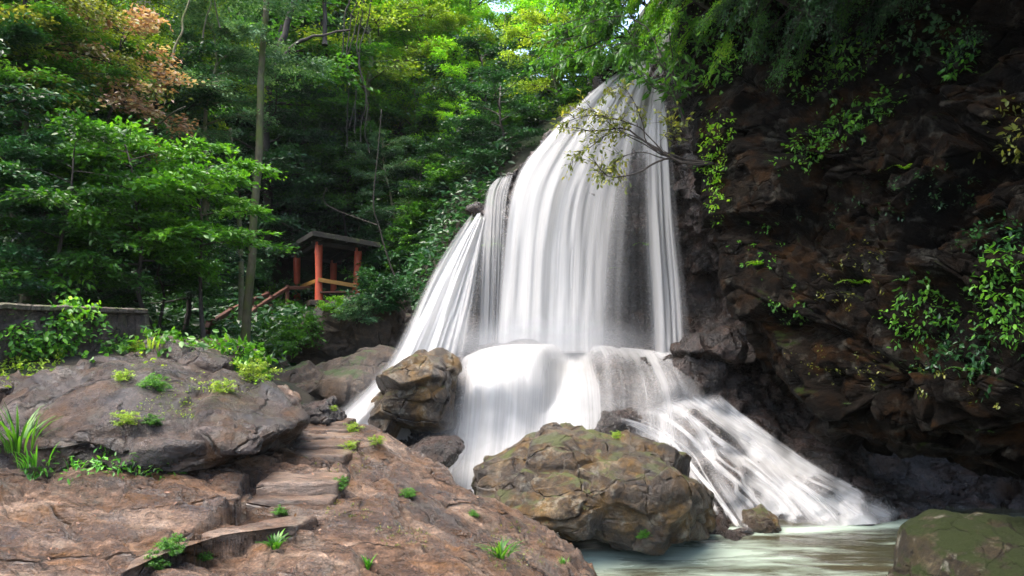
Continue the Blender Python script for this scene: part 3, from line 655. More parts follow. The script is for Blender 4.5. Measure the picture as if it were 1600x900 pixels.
# threads over the rock shoulder between plume and curtain
flow('veil', [[(778,276),(760,296),(752,340),(748,400,17.6),(745,470,17.4),(742,545,17.2)], [(790,272),(778,300),(774,345),(772,410,17.6),(770,480,17.4),(768,545,17.2)], [(806,268),(796,305),(792,350),(790,420,17.7),(786,490,17.4),(784,545,17.2)]],
     lambda u, v: .42 * feather(u, .2, .2) * sstep(0, .05, v), M['veil'], 60, 110, lift=.35, jitter=.06, seed=6)
# water on the shelf and the lower apron
ap = [
 [(722,560),(704,570),(699,605),(696,650),(692,700),(688,760)], [(750,546),(742,558),(738,600),(735,650),(730,700),(722,770)], [(790,538),(790,551),(788,600),(785,650),(780,700),(770,780)],
 [(840,537),(842,549),(844,600),(842,650),(838,700),(830,790)], [(890,537),(895,550),(900,600),(902,650),(900,700),(895,790)], [(940,539),(950,556),(960,600),(962,640),(962,680),(955,780)],
 [(990,543),(1005,563),(1018,600),(1022,640),(1026,680),(1030,760)], [(1035,549),(1054,573),(1070,605),(1080,640),(1090,690),(1105,750)], [(1070,555),(1092,586),(1108,618),(1124,650),(1145,700),(1165,760)]]
def dap(u, v):
    top = 1 - sstep(.05, .35, v)
    body = np.interp(u, [0, .08, .2, .45, .56, .68, .80, .9, 1], [.0, .28, .66, .74, .54, .30, .34, .22, 0])
    mist = .35 * sstep(.55, 1, v) * (1 - sstep(.45, .65, u))
    return (body * (1 - .1 * v) + .22 * top * feather(u, .1, .15) + mist) * sstep(0, .04, v)
flow('apron', ap, lambda u, v: dap(u, v) * (1 + .30 * fbm(np.stack([u * 7, v * .8, 0 * u], -1), 3, 78)), M['apron'], 190, 170, lift=.42, jitter=.07, seed=7)
flow('apron', ap, lambda u, v: .55 * dap(u, v) * sstep(0, .1, v), M['apron'], 190, 190, jitter=.02, seed=17, drape=.06, thin=.7)
flow('apron', ap[:6], lambda u, v: .45 * feather(u, .25, .3) * sstep(0, .3, v), M['veil'], 110, 110, lift=.75, jitter=.1, seed=8)
# foam where the curtain lands on the shelf
shelf = [[(x, 552 - dy, 16.5 + dy * .14) for x, dy in ((x0, 0), (x0, 8), (x0, 15), (x0, 24))] for x0 in range(705, 1085, 38)]
flow('foam', shelf, lambda u, v: (.62 - .46 * sstep(.4, .75, u)) * feather(u, .12, .15) * sstep(0, .2, v) * sstep(0, .55, 1 - v), M['apron'], 90, 40, jitter=.03, seed=9)
# right-hand cascade, down to the pool
cas = [
 [(930,652),(985,668),(1030,690),(1060,720),(1082,755),(1105,792),(1130,832,11.75)], [(975,640),(1030,652),(1070,684),(1100,716),(1130,752),(1165,790),(1200,830,11.7)],
 [(1020,630),(1070,650),(1110,682),(1150,715),(1190,750),(1230,785),(1262,826,11.8)], [(1055,618),(1100,645),(1142,678),(1182,710),(1225,745),(1275,782),(1318,822,11.95)],
 [(1085,605),(1122,640),(1165,672),(1208,705),(1255,738),(1318,776),(1370,818,12.1)], [(1105,596),(1138,632),(1185,664),(1230,698),(1280,732),(1350,770),(1418,812,12.35)]]
def dca(u, v):
    n = .34 + .55 * fbm(np.stack([u * 5.2 + v * 1.3, v * 2.2, 0 * u], -1), 3, 77) * 1.8
    return np.clip(n, .05, 1.1) * feather(u, .15, .14) * sstep(0, .1, v) * (.85 + .3 * v)
flow('cascade', cas, dca, M['apron'], 190, 220, jitter=.03, seed=10, drape=.07)
flow('cascade', cas, lambda u, v: .20 * feather(u, .2, .2) * sstep(0, .2, v), M['veil'], 150, 170, jitter=.06, seed=11, drape=.22, thin=.5)
# separate strands of the cascade, tumbling over the dark rocks
for k, (l, w, dn) in enumerate([
   ([(1030,626),(1062,640),(1090,668),(1108,705),(1122,745),(1150,785),(1180,828,11.6)], 11, .9), ([(1070,612),(1110,640),(1150,672),(1178,705),(1215,745),(1262,788),(1300,822,11.8)], 13, 1.0),
   ([(1100,630),(1140,662),(1190,690),(1240,722),(1300,758),(1360,790),(1408,812,12.2)], 14, .95), ([(1120,690),(1150,715),(1170,745),(1210,775),(1245,815,11.7)], 12, .95),
   ([(1012,640),(1035,645),(1042,668),(1043,700),(1050,728)], 14, .7), ([(1160,680),(1205,705),(1232,735),(1290,775),(1340,815,12)], 10, .85)]):
    ls = [[(q[0] + o * w * 1.3, q[1] - o * w * .9) + ((q[2],) if len(q) > 2 else ()) for q in l] for o in (-1, -.3, .3, 1)]
    flow('cascade', ls, lambda u, v, dn=dn: .62 * dn * feather(u, .4, .4) * sstep(0, .12, v) * sstep(0, .08, 1 - v), M['strand'], 30, 150, jitter=.03, seed=20 + k, drape=.13, thin=.55)
def along_cas(u, v):
    q = [curve(np.array([p[:2] for p in l], float), v) for l in cas]; x = u * (len(cas) - 1); k = np.clip(x.astype(int), 0, len(cas) - 2); f = (x - k)[:, None]
    q = np.stack(q); r = np.arange(len(u)); return q[k, r] * (1 - f) + q[k + 1, r] * f
for k in range(17):                                            # thin threads wandering down between the stones
    v = np.linspace(rng.uniform(0, .35), rng.uniform(.75, 1.0), 9); u0 = (k + .5) / 17 + rng.uniform(-.03, .03)
    u = np.clip(u0 + .07 * np.cumsum(rng.normal(0, .45, 9)) * .6, .03, .97); q = along_cas(u, v); w = rng.uniform(3.0, 6.5)
    ls = [[(x + o * w, y - o * w * .6) for x, y in q] for o in (-1, -.3, .3, 1)]
    flow('cascade', ls, lambda u, v, dn=rng.uniform(.5, .95): dn * feather(u, .4, .4) * sstep(0, .15, v) * sstep(0, .1, 1 - v), M['strand'], 16, 110, jitter=.02, seed=40 + k, drape=.10, thin=.35)

# fine spray hanging where the water lands: loose veils one behind the other
M['mist'] = water_mat('drifting_spray', 1.2, .5, .35, seed=13.0)
def mist(cx, cy, Y, wpx, hpx, d, seed):
    for k in range(4):
        ls = [[(cx + wpx * a + 14 * k - 20, cy - hpx + 2 * hpx * b, Y - .18 * k - .25 * math.cos(a * 2.2)) for b in (0, .33, .66, 1)] for a in (-1, -.5, 0, .5, 1)]
        flow('mist', ls, lambda u, v: d * np.clip(1 - ((u - .5) * 2) ** 2 - ((v - .5) * 2) ** 2, 0, 1) ** 1.3, M['mist'], 40, 40, jitter=.08, seed=seed + k)
mist(840, 538, 16.2, 240, 52, .30, 50)
mist(745, 690, 13.9, 120, 90, .17, 60)
mist(600, 600, 14.6, 110, 80, .12, 70)

# ------------------------------------------------------------------ pool
def pool_mat():
    t = NT('pool_water'); a = t('Attribute'); a.attribute_name = 'foam'; fo = a.outputs['Fac']
    p = t('NewGeometry').outputs['Position']
    w = t.noise(t.mapping(p, (.55, 2.6, 1), rot=(0, 0, R(12))), 1.0, 5, .6, .8)
    w2 = t.noise(t.mapping(p, (1.6, 8, 1), rot=(0, 0, R(12)), loc=(4, 2, 0)), 1.0, 5, .6, .6)
    s = t.math('ADD', t.math('MULTIPLY', w, .65), t.math('MULTIPLY', w2, .35))
    k = t.math('ADD', fo, t.math('MULTIPLY', t.math('SUBTRACT', s, .5), 2.4), clamp=True)
    deep = t.mix(t.noise(p, .5, 3), (.022, .032, .018), (.06, .045, .027))
    col = t.mix(t.ramp(k, [(0, 0.0), (.45, .55), (1, 1.0)]), deep, (.36, .45, .37))
    b = t('BsdfPrincipled'); t.link(col, b.inputs['Base Color']); b.inputs['Specular IOR Level'].default_value = .6
    t.link(t.ramp(k, [(0, .08), (.8, .4)]), b.inputs['Roughness'])
    bp = t('Bump'); bp.inputs['Distance'].default_value = .05; bp.inputs['Strength'].default_value = .5; t.link(s, bp.inputs['Height']); t.link(bp.outputs[0], b.inputs['Normal'])
    t.link(b.outputs[0], t.out.inputs[0]); return t.m
M['pool'] = pool_mat()
wx, wy = np.meshgrid(np.linspace(-4, 14, 240), np.linspace(-8, 13.5, 240))
foot = np.array([tuple(P(*q)[:2]) for q in [(960,850,11),(1130,832,11.7),(1262,826,11.8),(1370,818,12.1),(1430,814,12.3)]])
dd = np.full(wx.shape, 9.)
for a, b in zip(foot[:-1], foot[1:]):
    ab = b - a; tt = np.clip(((wx - a[0]) * ab[0] + (wy - a[1]) * ab[1]) / (ab @ ab), 0, 1); dd = np.minimum(dd, np.hypot(wx - a[0] - tt * ab[0], wy - a[1] - tt * ab[1]))
fo = np.exp(-(dd / .22) ** 2) * .9 + .85 * np.exp(-(((wx - 2.6) / 1.6) ** 2 + ((wy - 10.55) / .55) ** 2)) + .35 * np.exp(-(((wx - 3.6) / 1.4) ** 2 + ((wy - 9.4) / .5) ** 2)) - .03
fo = fo + .8 * np.exp(-(((wx - 1.15) / .45) ** 2 + ((wy - 10.1) / .5) ** 2)) + .5 * np.exp(-(((wx + .5) / 2) ** 2 + ((wy - 12) / 1.0) ** 2))
p3 = np.stack([wx, wy, 0 * wx], -1)
wz = .035 * fbm(p3 * np.array([.8, 2.0, 1]), 3, 81) * np.exp(-np.clip(9 - wy, 0, 9) / 4)
tag(world_obj('pool_water', np.stack([wx, wy, wz], -1), grid_faces(240, 240), M['pool'], (3, 9, 0), attrs={'foam': fo.ravel()}), kind='structure')
# ------------------------------------------------------------------ pavilion, railings, wall
def paint_mat(name, a, b_, worn, rough=.6):
    t = NT(name); v = t('TexCoord').outputs['Object']
    col = t.ramp(t.noise(v, 4, 7, .7), [(.3, a), (.65, b_)])
    col = t.mix(t.ramp(t.noise(t.mapping(v, (3, 3, 1)), 3, 8, .75), [(.58, 0.0), (.7, .8)]), col, worn)
    b = t('BsdfPrincipled'); t.link(col, b.inputs['Base Color']); b.inputs['Roughness'].default_value = rough
    t.link(b.outputs[0], t.out.inputs[0]); return t.m
M['red'] = paint_mat('faded_red_paint', (.42, .06, .025), (.55, .10, .045), (.34, .15, .07))
M['yellow'] = paint_mat('ochre_paint', (.26, .12, .02), (.36, .18, .035), (.15, .08, .03))
M['railwood'] = paint_mat('brown_weathered_wood', (.055, .017, .009), (.10, .034, .017), (.045, .024, .015), .8)
def roof_mat():
    t = NT('mossy_roofing'); p = t('TexCoord').outputs['Object']; n = t.noise(p, 3, 9, .7)
    col = t.ramp(n, [(.35, (.008, .007, .006)), (.55, (.024, .021, .015)), (.68, (.06, .08, .015))])
    b = t('BsdfPrincipled'); t.link(col, b.inputs['Base Color']); b.inputs['Roughness'].default_value = .9
    bp = t('Bump'); bp.inputs['Distance'].default_value = .06; t.link(n, bp.inputs['Height']); t.link(bp.outputs[0], b.inputs['Normal'])
    t.link(b.outputs[0], t.out.inputs[0]); return t.m
M['roof'] = roof_mat(); M['darkwood'] = bark_mat('dark_timber', (.015, .011, .009), (.045, .032, .025))

A, B_, C_ = P(498, 378, 28.0), P(560, 390, 28.6), P(464, 402, 30.8)
A[2] = 7.12; B_[2] = 6.95; C_[2] = 6.9
D_ = B_ + C_ - A
GZ0 = 4.75
pav = empty('pavilion', (A[0], A[1], GZ0)); tag(pav, 'open timber pavilion with red posts and dark mossy roof on the slope', 'pavilion')
pb = np.array(pav.location)
for q in (A, B_, C_, D_):
    m = MB(); z = np.linspace(0, 1, 7); lean = np.array([.0, 0, 0]) if q is not B_ else np.array([-.14, 0, 0])
    pts = [np.array([q[0], q[1], GZ0 - .4]) + lean * 1 + (np.array([q[0], q[1], q[2]]) - np.array([q[0], q[1], GZ0 - .4]) - lean) * k for k in z]
    m.tube(pts, .15 + .013 * np.sin(z * 9), 12); m.build('post', M['red'], pav, base=pb, smooth=True)
cen = (A + B_ + C_ + D_) / 4
def out(q, s, z): v = cen + (q - cen) * s; v = v.copy(); v[2] = z; return v
ze = {0: 7.36, 1: 7.06, 2: 7.22, 3: 7.1}
E = [out(q, 1.62, z) for q, z in zip((A, B_, D_, C_), (7.40, 7.06, 7.02, 7.14))]
ap_ = cen.copy(); ap_[2] = 7.62
m = MB()
def sub(a, b, c, n=14):
    v = []; f = []; idx = {}
    for i in range(n + 1):
        for j in range(n + 1 - i):
            k = n - i - j; idx[(i, j)] = len(v); w = (a * i + b * j + c * k) / n; v.append(w)
    for i in range(n):
        for j in range(n - i):
            f.append([idx[(i, j)], idx[(i + 1, j)], idx[(i, j + 1)]])
            if i + j < n - 1: f.append([idx[(i + 1, j)], idx[(i + 1, j + 1)], idx[(i, j + 1)]])
    return np.array(v), np.array(f)
for i in range(4):
    v, f = sub(E[i], E[(i + 1) % 4], ap_); v[:, 2] += .05 * fbm(v * 2.2, 3, 5) + .03; m.add(v, f)
    v2, f2 = sub(E[i] - [0, 0, .14], E[(i + 1) % 4] - [0, 0, .14], ap_ - [0, 0, .14]); m.add(v2, f2[:, ::-1])
    a, b = E[i], E[(i + 1) % 4]
    m.box(a - [0, 0, .07], b - [0, 0, .07], .06, .20)
m.build('roof', M['roof'], pav, base=pb, smooth=False)
for a, b in ((A, B_), (A, C_), (B_, D_), (C_, D_)):
    m = MB(); d = (b - a) / np.linalg.norm(b - a); m.box(a - d * .3 - [0, 0, .06], b + d * .3 - [0, 0, .06], .14, .18); m.build('beam', M['darkwood'], pav, base=pb)
for k in range(1, 6):
    m = MB(); f = k / 6; a = E[0] + (E[1] - E[0]) * f; b = E[3] + (E[2] - E[3]) * f; c = ap_ * .0 + (a + b) / 2; c[2] = 7.46 - abs(f - .5) * .3
    m.box(a + [0, 0, -.16], c + [0, 0, -.16], .08, .1); m.box(c + [0, 0, -.16], b + [0, 0, -.16], .08, .1); m.build('rafter', M['darkwood'], pav, base=pb)
fl = MB(); fo_ = [out(q, 1.1, GZ0 - .12) for q in (A, B_, D_, C_)]; fl.box((fo_[0] + fo_[3]) / 2, (fo_[1] + fo_[2]) / 2, np.linalg.norm(fo_[0] - fo_[3]), .22); fl.build('floor', M['bank'], pav, base=pb)
for a, b, mt in ((P(497, 437, 27.85), P(557, 447, 28.4), 'yellow'), (P(495, 439, 28.1), P(466, 450, 30.6), 'yellow')):
    m = MB(); m.box(a, b, .12, .17); m.build('seat_rail', M[mt], pav, base=pb)
m = MB(); m.box(P(500, 457, 28.0), P(552, 456, 28.3), .3, .08); m.build('bench', M['railwood'], pav, base=pb)

def railing(label, pts, posts, mat='railwood', w=.13):
    w_ = [P(*p) for p in pts]; r = empty('handrail', tuple(w_[0] - [0, 0, .8])); b0 = np.array(r.location); tag(r, label, 'handrail', 'wooden handrails of the pavilion path')
    for a, b in zip(w_[:-1], w_[1:]):
        m = MB(); d = (b - a) / np.linalg.norm(b - a); m.box(a - d * .05, b + d * .05, w, w * 1.05); m.build('rail', M[mat], r, base=b0)
    for p in posts:
        q = P(*p); m = MB(); m.tube([q + [0, 0, .12], q - [0, 0, .4], q - [0, 0, 1.1]], [w * .6, w * .62, w * .65], 8); m.build('rail_post', M[mat], r, base=b0)
railing('brown handrail running from the pavilion floor down the nearer side of the path', [(486,450,29.0),(449,450,28.2),(424,466,26.6),(399,482,25.0),(384,496,24)], [(449,450,28.2),(424,466,26.6),(399,482,25)])
railing('longer brown handrail descending on the far side of the path to the bank', [(418,460,27.6),(393,470,26),(361,485,24),(326,507,21.8),(319,522,21)], [(418,460,27.6),(393,470,26),(361,485,24),(326,507,21.8)], w=.15)

# retaining wall with a concrete coping
M['wallstone'] = rock_mat('old_wall_masonry', (.02, .014, .011), (.06, .042, .032), (.12, .095, .08), (.05, .06, .012), .5, 2.2, (.6, .9), .1, bump=1.2, crack=.9)
M['coping'] = rock_mat('mossy_concrete', (.06, .045, .03), (.12, .095, .07), (.2, .17, .13), (.06, .07, .015), .6, 1.6, (.6, .9), .35, (.05, .06, .012), bump=.8, crack=.3)
wa, wb = P(-210, 468, 7.9), P(194, 489, 11.4); wz = 3.80
wa[2] = wb[2] = wz
rw = empty('retaining_wall', (wb[0], wb[1], 2.7)); b0 = np.array(rw.location); tag(rw, 'old dark masonry retaining wall half covered by creeping plants', 'wall')
dirv = (wb - wa) / np.linalg.norm(wb - wa); nrm = np.array([dirv[1], -dirv[0], 0])
nu, nv = 260, 70
uu = np.linspace(0, np.linalg.norm(wb - wa), nu); prof = np.concatenate([np.stack([np.full(50, .22), np.linspace(-1.4, -.08, 50)], -1), np.stack([np.linspace(.22, -.22, 20), np.full(20, -.075)], -1)])
G = wa[None, None] + dirv[None, None] * uu[None, :, None] + nrm[None, None] * prof[:, 0][:, None, None] + np.array([0, 0, 1.])[None, None] * prof[:, 1][:, None, None]
lc = np.stack([np.repeat(uu[None] * 2.6, nv, 0), np.repeat(prof[:, 1][:, None] * 4.2, nu, 1), np.zeros((nv, nu))], -1)
G = G + nrm * (.07 * blocks(lc, 71, .5, .14, .6) + .02 * fbm(G * 9, 3, 72))[..., None]
me = mesh_np('masonry', G.reshape(-1, 3) - b0, [grid_faces(nv, nu)]); obj('masonry', me, M['wallstone'], rw)
m = MB(); m.box(wb - dirv * .01 - [0, 0, .75], wb + dirv * .18 - [0, 0, .75], .5, 1.35); m.build('end_pier', M['wallstone'], rw, base=b0)
L = np.linalg.norm(wb - wa); nb = 160
pf = np.array([(.29, -.075), (.30, -.02), (.27, .0), (-.27, .0), (-.29, -.02), (-.28, -.075)]); uu = np.linspace(0, L + .2, nb)
G = wa + dirv * uu[:, None, None] + nrm * pf[None, :, 0, None] + np.array([0, 0, 1.]) * pf[None, :, 1, None]
G = G + .018 * np.stack([fbm(G * 4, 3, 73 + k) for k in range(3)], -1)
obj('coping', mesh_np('coping', G.reshape(-1, 3) - b0, grid_faces(nb, 6, wrap=True), False), M['coping'], rw)
sp = P(223, 515, 13.2); m = MB(); m.tube([sp - [0, 0, .5], sp + [0, 0, .1], sp + [0, 0, .30]], [.12, .115, .11], 10)
o = m.build('bollard', M['coping'], base=sp, loc=tuple(sp), smooth=True); tag(o, 'short mossy stone bollard past the end of the retaining wall', 'bollard')
# ------------------------------------------------------------------ vegetation
def leaves_mesh(name, pos, dirs, nrm, length, width, tint, shape=4):
    """leaf blades folded along the midrib; shape 4 = two faces, 6 = rounder blade with a drooping tip"""
    n = len(pos); d = dirs / (np.linalg.norm(dirs, axis=1, keepdims=True) + 1e-9)
    s = np.cross(d, nrm); s /= np.linalg.norm(s, axis=1, keepdims=True) + 1e-9; u = np.cross(s, d)
    L = np.broadcast_to(np.asarray(length, float), (n,))[:, None]; Wd = np.broadcast_to(np.asarray(width, float), (n,))[:, None]
    fold = rng.uniform(.1, .45, (n, 1)); droop = rng.uniform(-.05, .3, (n, 1))
    if shape == 4:
        a = pos; b = pos + d * L * .45 + s * Wd * .5 + u * Wd * .5 * fold; c = pos + d * L * .45 - s * Wd * .5 + u * Wd * .5 * fold; e = pos + d * L - u * L * droop * .6
        V = np.stack([a, b, c, e], 1).reshape(-1, 3); i = np.arange(n) * 4
        F = np.concatenate([np.stack([i, i + 1, i + 3], -1), np.stack([i, i + 3, i + 2], -1)])
        return mesh_np(name, V, F, False, {'tint': np.repeat(tint, 4)})
    a = pos; m = pos + d * L * .5 - u * L * droop * .12
    b1 = pos + d * L * .28 + s * Wd * .42 + u * Wd * .4 * fold; b2 = pos + d * L * .66 + s * Wd * .40 + u * Wd * .4 * fold - u * L * droop * .2
    c1 = b1 - s * Wd * .84; c2 = b2 - s * Wd * .80; e = pos + d * L - u * L * droop * .7
    V = np.stack([a, m, b1, b2, c1, c2, e], 1).reshape(-1, 3); i = np.arange(n) * 7
    F = np.concatenate([np.stack([i, i + 2, i + 3, i + 1], -1), np.stack([i, i + 1, i + 5, i + 4], -1)])
    T = np.concatenate([np.stack([i + 1, i + 3, i + 6], -1), np.stack([i + 1, i + 6, i + 5], -1)])
    return mesh_np(name, V, [F, T], False, {'tint': np.repeat(tint, 7)})

def unit(v): return v / (np.linalg.norm(v, axis=-1, keepdims=True) + 1e-9)
def grow(seed, H, trunk_r, R_, z0, nl, ns, nleaf, L, Wd, flat=.5, up=.35, droop=.15, scatter=.12, shape=4, wob=.15, sides=6, crown_shape='round', tint_bias=0.0, bushy=False):
    """one plant in local coordinates (base at the origin): woody mesh and leaf mesh"""
    r_ = np.random.default_rng(seed); wood = MB(); pos = []; dr = []; tn = []
    tz = np.linspace(-.12 * H, H, 12); k = np.linspace(0, 1, 12)
    tp = np.stack([wob * R_ * fbm(np.stack([k * 2.2, k * 0 + seed, k * 0], -1), 2, seed) * 2, wob * R_ * fbm(np.stack([k * 2.2, k * 0 + seed, k * 0], -1), 2, seed + 3) * 2, tz], -1)
    if trunk_r > 0: wood.tube(tp, trunk_r * (1 - .8 * k) * (1 + .5 * np.exp(-k * 14)), sides)
    def at(h): return np.array([np.interp(h, tz, tp[:, j]) for j in range(3)])
    for i in range(nl):
        f = (i + r_.uniform(.1, .9)) / nl
        h = z0 + (H - z0) * f; az = i * 2.39996 + r_.uniform(-.5, .5)
        pr = {'round': math.sin(math.pi * (.18 + .74 * f)) ** .7, 'cone': 1.05 - .8 * f, 'vase': .45 + .65 * f, 'flat': .9 - .1 * f}[crown_shape]
        ln = R_ * pr * r_.uniform(.7, 1.12); el = up * (.3 + 1.3 * f) + r_.uniform(-.15, .2)
        d0 = np.array([math.cos(az) * math.cos(el), math.sin(az) * math.cos(el), math.sin(el)])
        s = np.linspace(0, 1, 6)[:, None]; o = at(h) if not bushy else at(max(0, h * .15))
        pts = o + d0 * ln * s + np.array([0, 0, -1]) * droop * ln * s ** 2 + .07 * ln * s * np.stack([fbm(np.stack([s[:, 0] * 2.5, s[:, 0] * 0 + i, s[:, 0] * 0 + q * 5], -1), 2, seed + 7) for q in range(3)], -1) * 2
        if bushy: pts[:, 2] += s[:, 0] * (h - o[2]) * .8
        lr = max(trunk_r * .38 * (1 - .5 * f), .006 * R_); wood.tube(pts, lr * (1 - .8 * s[:, 0]), 5, False)
        for j in range(ns):
            q = r_.uniform(.25, 1.0); b = np.array([np.interp(q, s[:, 0], pts[:, c]) for c in range(3)])
            side = r_.choice([-1, 1]); a2 = az + side * r_.uniform(.3, 1.25); e2 = el * .6 + r_.uniform(-.3, .35)
            d2 = np.array([math.cos(a2) * math.cos(e2), math.sin(a2) * math.cos(e2), math.sin(e2)]); l2 = ln * r_.uniform(.22, .46)
            t = np.linspace(0, 1, 4)[:, None]; p2 = b + d2 * l2 * t + np.array([0, 0, -1]) * droop * 1.2 * l2 * t ** 2
            wood.tube(p2, lr * .35 * (1 - .7 * t[:, 0]), 4, False)
            n = max(3, int(nleaf * r_.uniform(.6, 1.3))); tt = r_.uniform(.1, 1.05, n)
            pp = np.stack([np.interp(tt, t[:, 0], p2[:, c]) for c in range(3)], -1) + r_.normal(0, 1, (n, 3)) * np.array([1, 1, flat]) * scatter * R_ * .6
            dd = unit(d2 + r_.normal(0, .75, (n, 3)) * np.array([1, 1, .5])); dd[:, 2] -= .25
            pos.append(pp); dr.append(dd); tn.append(np.clip(r_.normal(.5 + tint_bias + .18 * r_.normal(), .2, n), 0, 1))
    pos = np.concatenate(pos); dr = np.concatenate(dr); tn = np.concatenate(tn); n = len(pos)
    nr = unit(np.array([0, 0, 1.]) + r_.normal(0, .45, (n, 3)))
    v = np.concatenate(wood.v); fl = []
    if wood.q: fl.append(np.concatenate(wood.q))
    if wood.t: fl.append(np.concatenate(wood.t))
    wm = mesh_np('trunk', v, fl); sz = .45 + .9 * r_.beta(2, 2.2, n)
    lm = leaves_mesh('crown', pos, dr, nr, L * sz, Wd * sz, tn, shape)
    c = np.quantile(pos, [.02, .98], axis=0)
    return wm, lm, c.mean(0), (c[1] - c[0]) / 2

M['bark'] = bark_mat('mossy_bark', (.035, .028, .018), (.10, .085, .055), 8, (.06, .085, .015))
M['darkbark'] = bark_mat('dark_bark', (.012, .009, .007), (.045, .034, .026), 8)
M['mossbark'] = bark_mat('lichen_mossy_bark', (.035, .032, .016), (.12, .11, .06), 9, (.065, .085, .014))
M['palebark'] = bark_mat('pale_lichen_bark', (.10, .085, .05), (.24, .21, .13), 9, (.10, .12, .03))
M['lf_green'] = leaf_mat('green_leaves', (0.0184, 0.0699, 0.0129), (0.0552, 0.172, 0.0184), (0.1408, 0.3284, 0.0313))  # leaf tones by tree kind also stand in for light and shade
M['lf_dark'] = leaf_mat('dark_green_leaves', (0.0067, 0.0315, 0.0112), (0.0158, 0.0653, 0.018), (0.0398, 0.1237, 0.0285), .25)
M['lf_grey'] = leaf_mat('grey_green_leaves', (0.03, 0.09, 0.038), (0.075, 0.18, 0.075), (0.225, 0.36, 0.18), .3, .35)
M['lf_lime'] = leaf_mat('lime_leaves', (0.0775, 0.235, 0.0088), (0.1725, 0.4225, 0.0163), (0.3287, 0.5, 0.0312), .42)
M['lf_yellow'] = leaf_mat('yellow_green_leaves', (0.09, 0.162, 0.0144), (0.198, 0.324, 0.0216), (0.396, 0.486, 0.054), .4)
M['lf_dry'] = leaf_mat('dry_brown_leaves', (0.13, 0.065, 0.039), (0.338, 0.182, 0.117), (0.5, 0.416, 0.312), .3, .6)
M['lf_olive'] = leaf_mat('olive_leaves', (0.053, 0.083, 0.015), (0.135, 0.165, 0.027), (0.3, 0.285, 0.045), .35)
M['lf_fern'] = leaf_mat('fern_leaves', (0.021, 0.098, 0.011), (0.056, 0.21, 0.017), (0.126, 0.364, 0.028), .35)

M['lf_spray'] = leaf_mat('spray_leaves', (.018, .075, .008), (.05, .16, .012), (.12, .28, .02), .4)
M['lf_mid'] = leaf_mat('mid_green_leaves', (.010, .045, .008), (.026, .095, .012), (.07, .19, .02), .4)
PROTO = {}
def proto(key, kind, bark, leaf, **kw):
    wm, lm, c, ext = grow(**kw); wm.materials.append(M[bark]); lm.materials.append(M[leaf]); PROTO[key] = (kind, wm, lm, c, ext)
T = dict(H=9, trunk_r=.16, R_=3.0, z0=3.0, nl=22, ns=13, nleaf=64, L=.17, Wd=.085, flat=.35, up=.35, droop=.18, scatter=.10)
proto('green', 'broadleaf_tree', 'bark', 'lf_green', **{**T, 'seed': 1})
proto('green2', 'broadleaf_tree', 'darkbark', 'lf_green', **{**T, 'seed': 2, 'crown_shape': 'flat', 'flat': .2, 'nl': 18, 'ns': 14, 'L': .2, 'Wd': .1})
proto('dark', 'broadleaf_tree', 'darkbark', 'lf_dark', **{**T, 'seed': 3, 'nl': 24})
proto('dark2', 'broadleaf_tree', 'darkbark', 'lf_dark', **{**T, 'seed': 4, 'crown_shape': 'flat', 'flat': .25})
proto('grey', 'broadleaf_tree', 'palebark', 'lf_grey', **{**T, 'seed': 5, 'L': .14, 'Wd': .075, 'nleaf': 76})
proto('lime', 'broadleaf_tree', 'bark', 'lf_lime', **{**T, 'seed': 6, 'crown_shape': 'flat', 'flat': .22})
proto('lime2', 'broadleaf_tree', 'darkbark', 'lf_lime', **{**T, 'seed': 7})
proto('yellow', 'broadleaf_tree', 'bark', 'lf_yellow', **{**T, 'seed': 8, 'L': .15})
proto('olive', 'broadleaf_tree', 'darkbark', 'lf_olive', **{**T, 'seed': 9, 'L': .14, 'droop': .5, 'up': .2})
proto('spray', 'broadleaf_tree', 'darkbark', 'lf_spray', seed=10, H=6, trunk_r=.09, R_=2.6, z0=2.4, nl=17, ns=14, nleaf=40, L=.20, Wd=.10, flat=.2, up=.22, droop=.25, scatter=.11, shape=6, crown_shape='flat')
proto('spray2', 'broadleaf_tree', 'darkbark', 'lf_mid', seed=11, H=6, trunk_r=.09, R_=2.6, z0=2.0, nl=19, ns=14, nleaf=40, L=.185, Wd=.092, flat=.25, up=.25, droop=.28, scatter=.12, shape=6, crown_shape='flat')
proto('dry', 'withered_tree', 'darkbark', 'lf_dry', seed=12, H=5, trunk_r=.07, R_=2.2, z0=2.0, nl=14, ns=10, nleaf=26, L=.17, Wd=.09, flat=.5, up=.3, droop=.35, scatter=.1, tint_bias=.05)
proto('canopy', 'broadleaf_tree', 'darkbark', 'lf_dark', **{**T, 'seed': 21, 'L': .10, 'Wd': .05, 'nleaf': 95})
proto('canopy2', 'broadleaf_tree', 'darkbark', 'lf_mid', **{**T, 'seed': 22, 'L': .12, 'Wd': .06, 'nleaf': 85, 'crown_shape': 'flat'})
proto('bush', 'shrub', 'darkbark', 'lf_green', seed=13, H=1.0, trunk_r=.02, R_=.9, z0=.2, nl=18, ns=8, nleaf=22, L=.12, Wd=.062, flat=.5, up=.5, droop=.25, scatter=.12, shape=6, bushy=True)
proto('bushlime', 'shrub', 'darkbark', 'lf_lime', seed=14, H=.9, trunk_r=.02, R_=.9, z0=.2, nl=18, ns=8, nleaf=22, L=.11, Wd=.06, flat=.5, up=.5, droop=.3, scatter=.12, shape=6, bushy=True)
proto('bushdark', 'shrub', 'darkbark', 'lf_dark', seed=15, H=1.0, trunk_r=.02, R_=1.0, z0=.2, nl=18, ns=9, nleaf=22, L=.14, Wd=.07, flat=.5, up=.5, droop=.25, scatter=.12, shape=6, bushy=True)
proto('bushgrey', 'shrub', 'darkbark', 'lf_grey', seed=16, H=1.1, trunk_r=.02, R_=1.0, z0=.3, nl=18, ns=9, nleaf=26, L=.12, Wd=.06, flat=.25, up=.4, droop=.2, scatter=.12, shape=6, bushy=True)
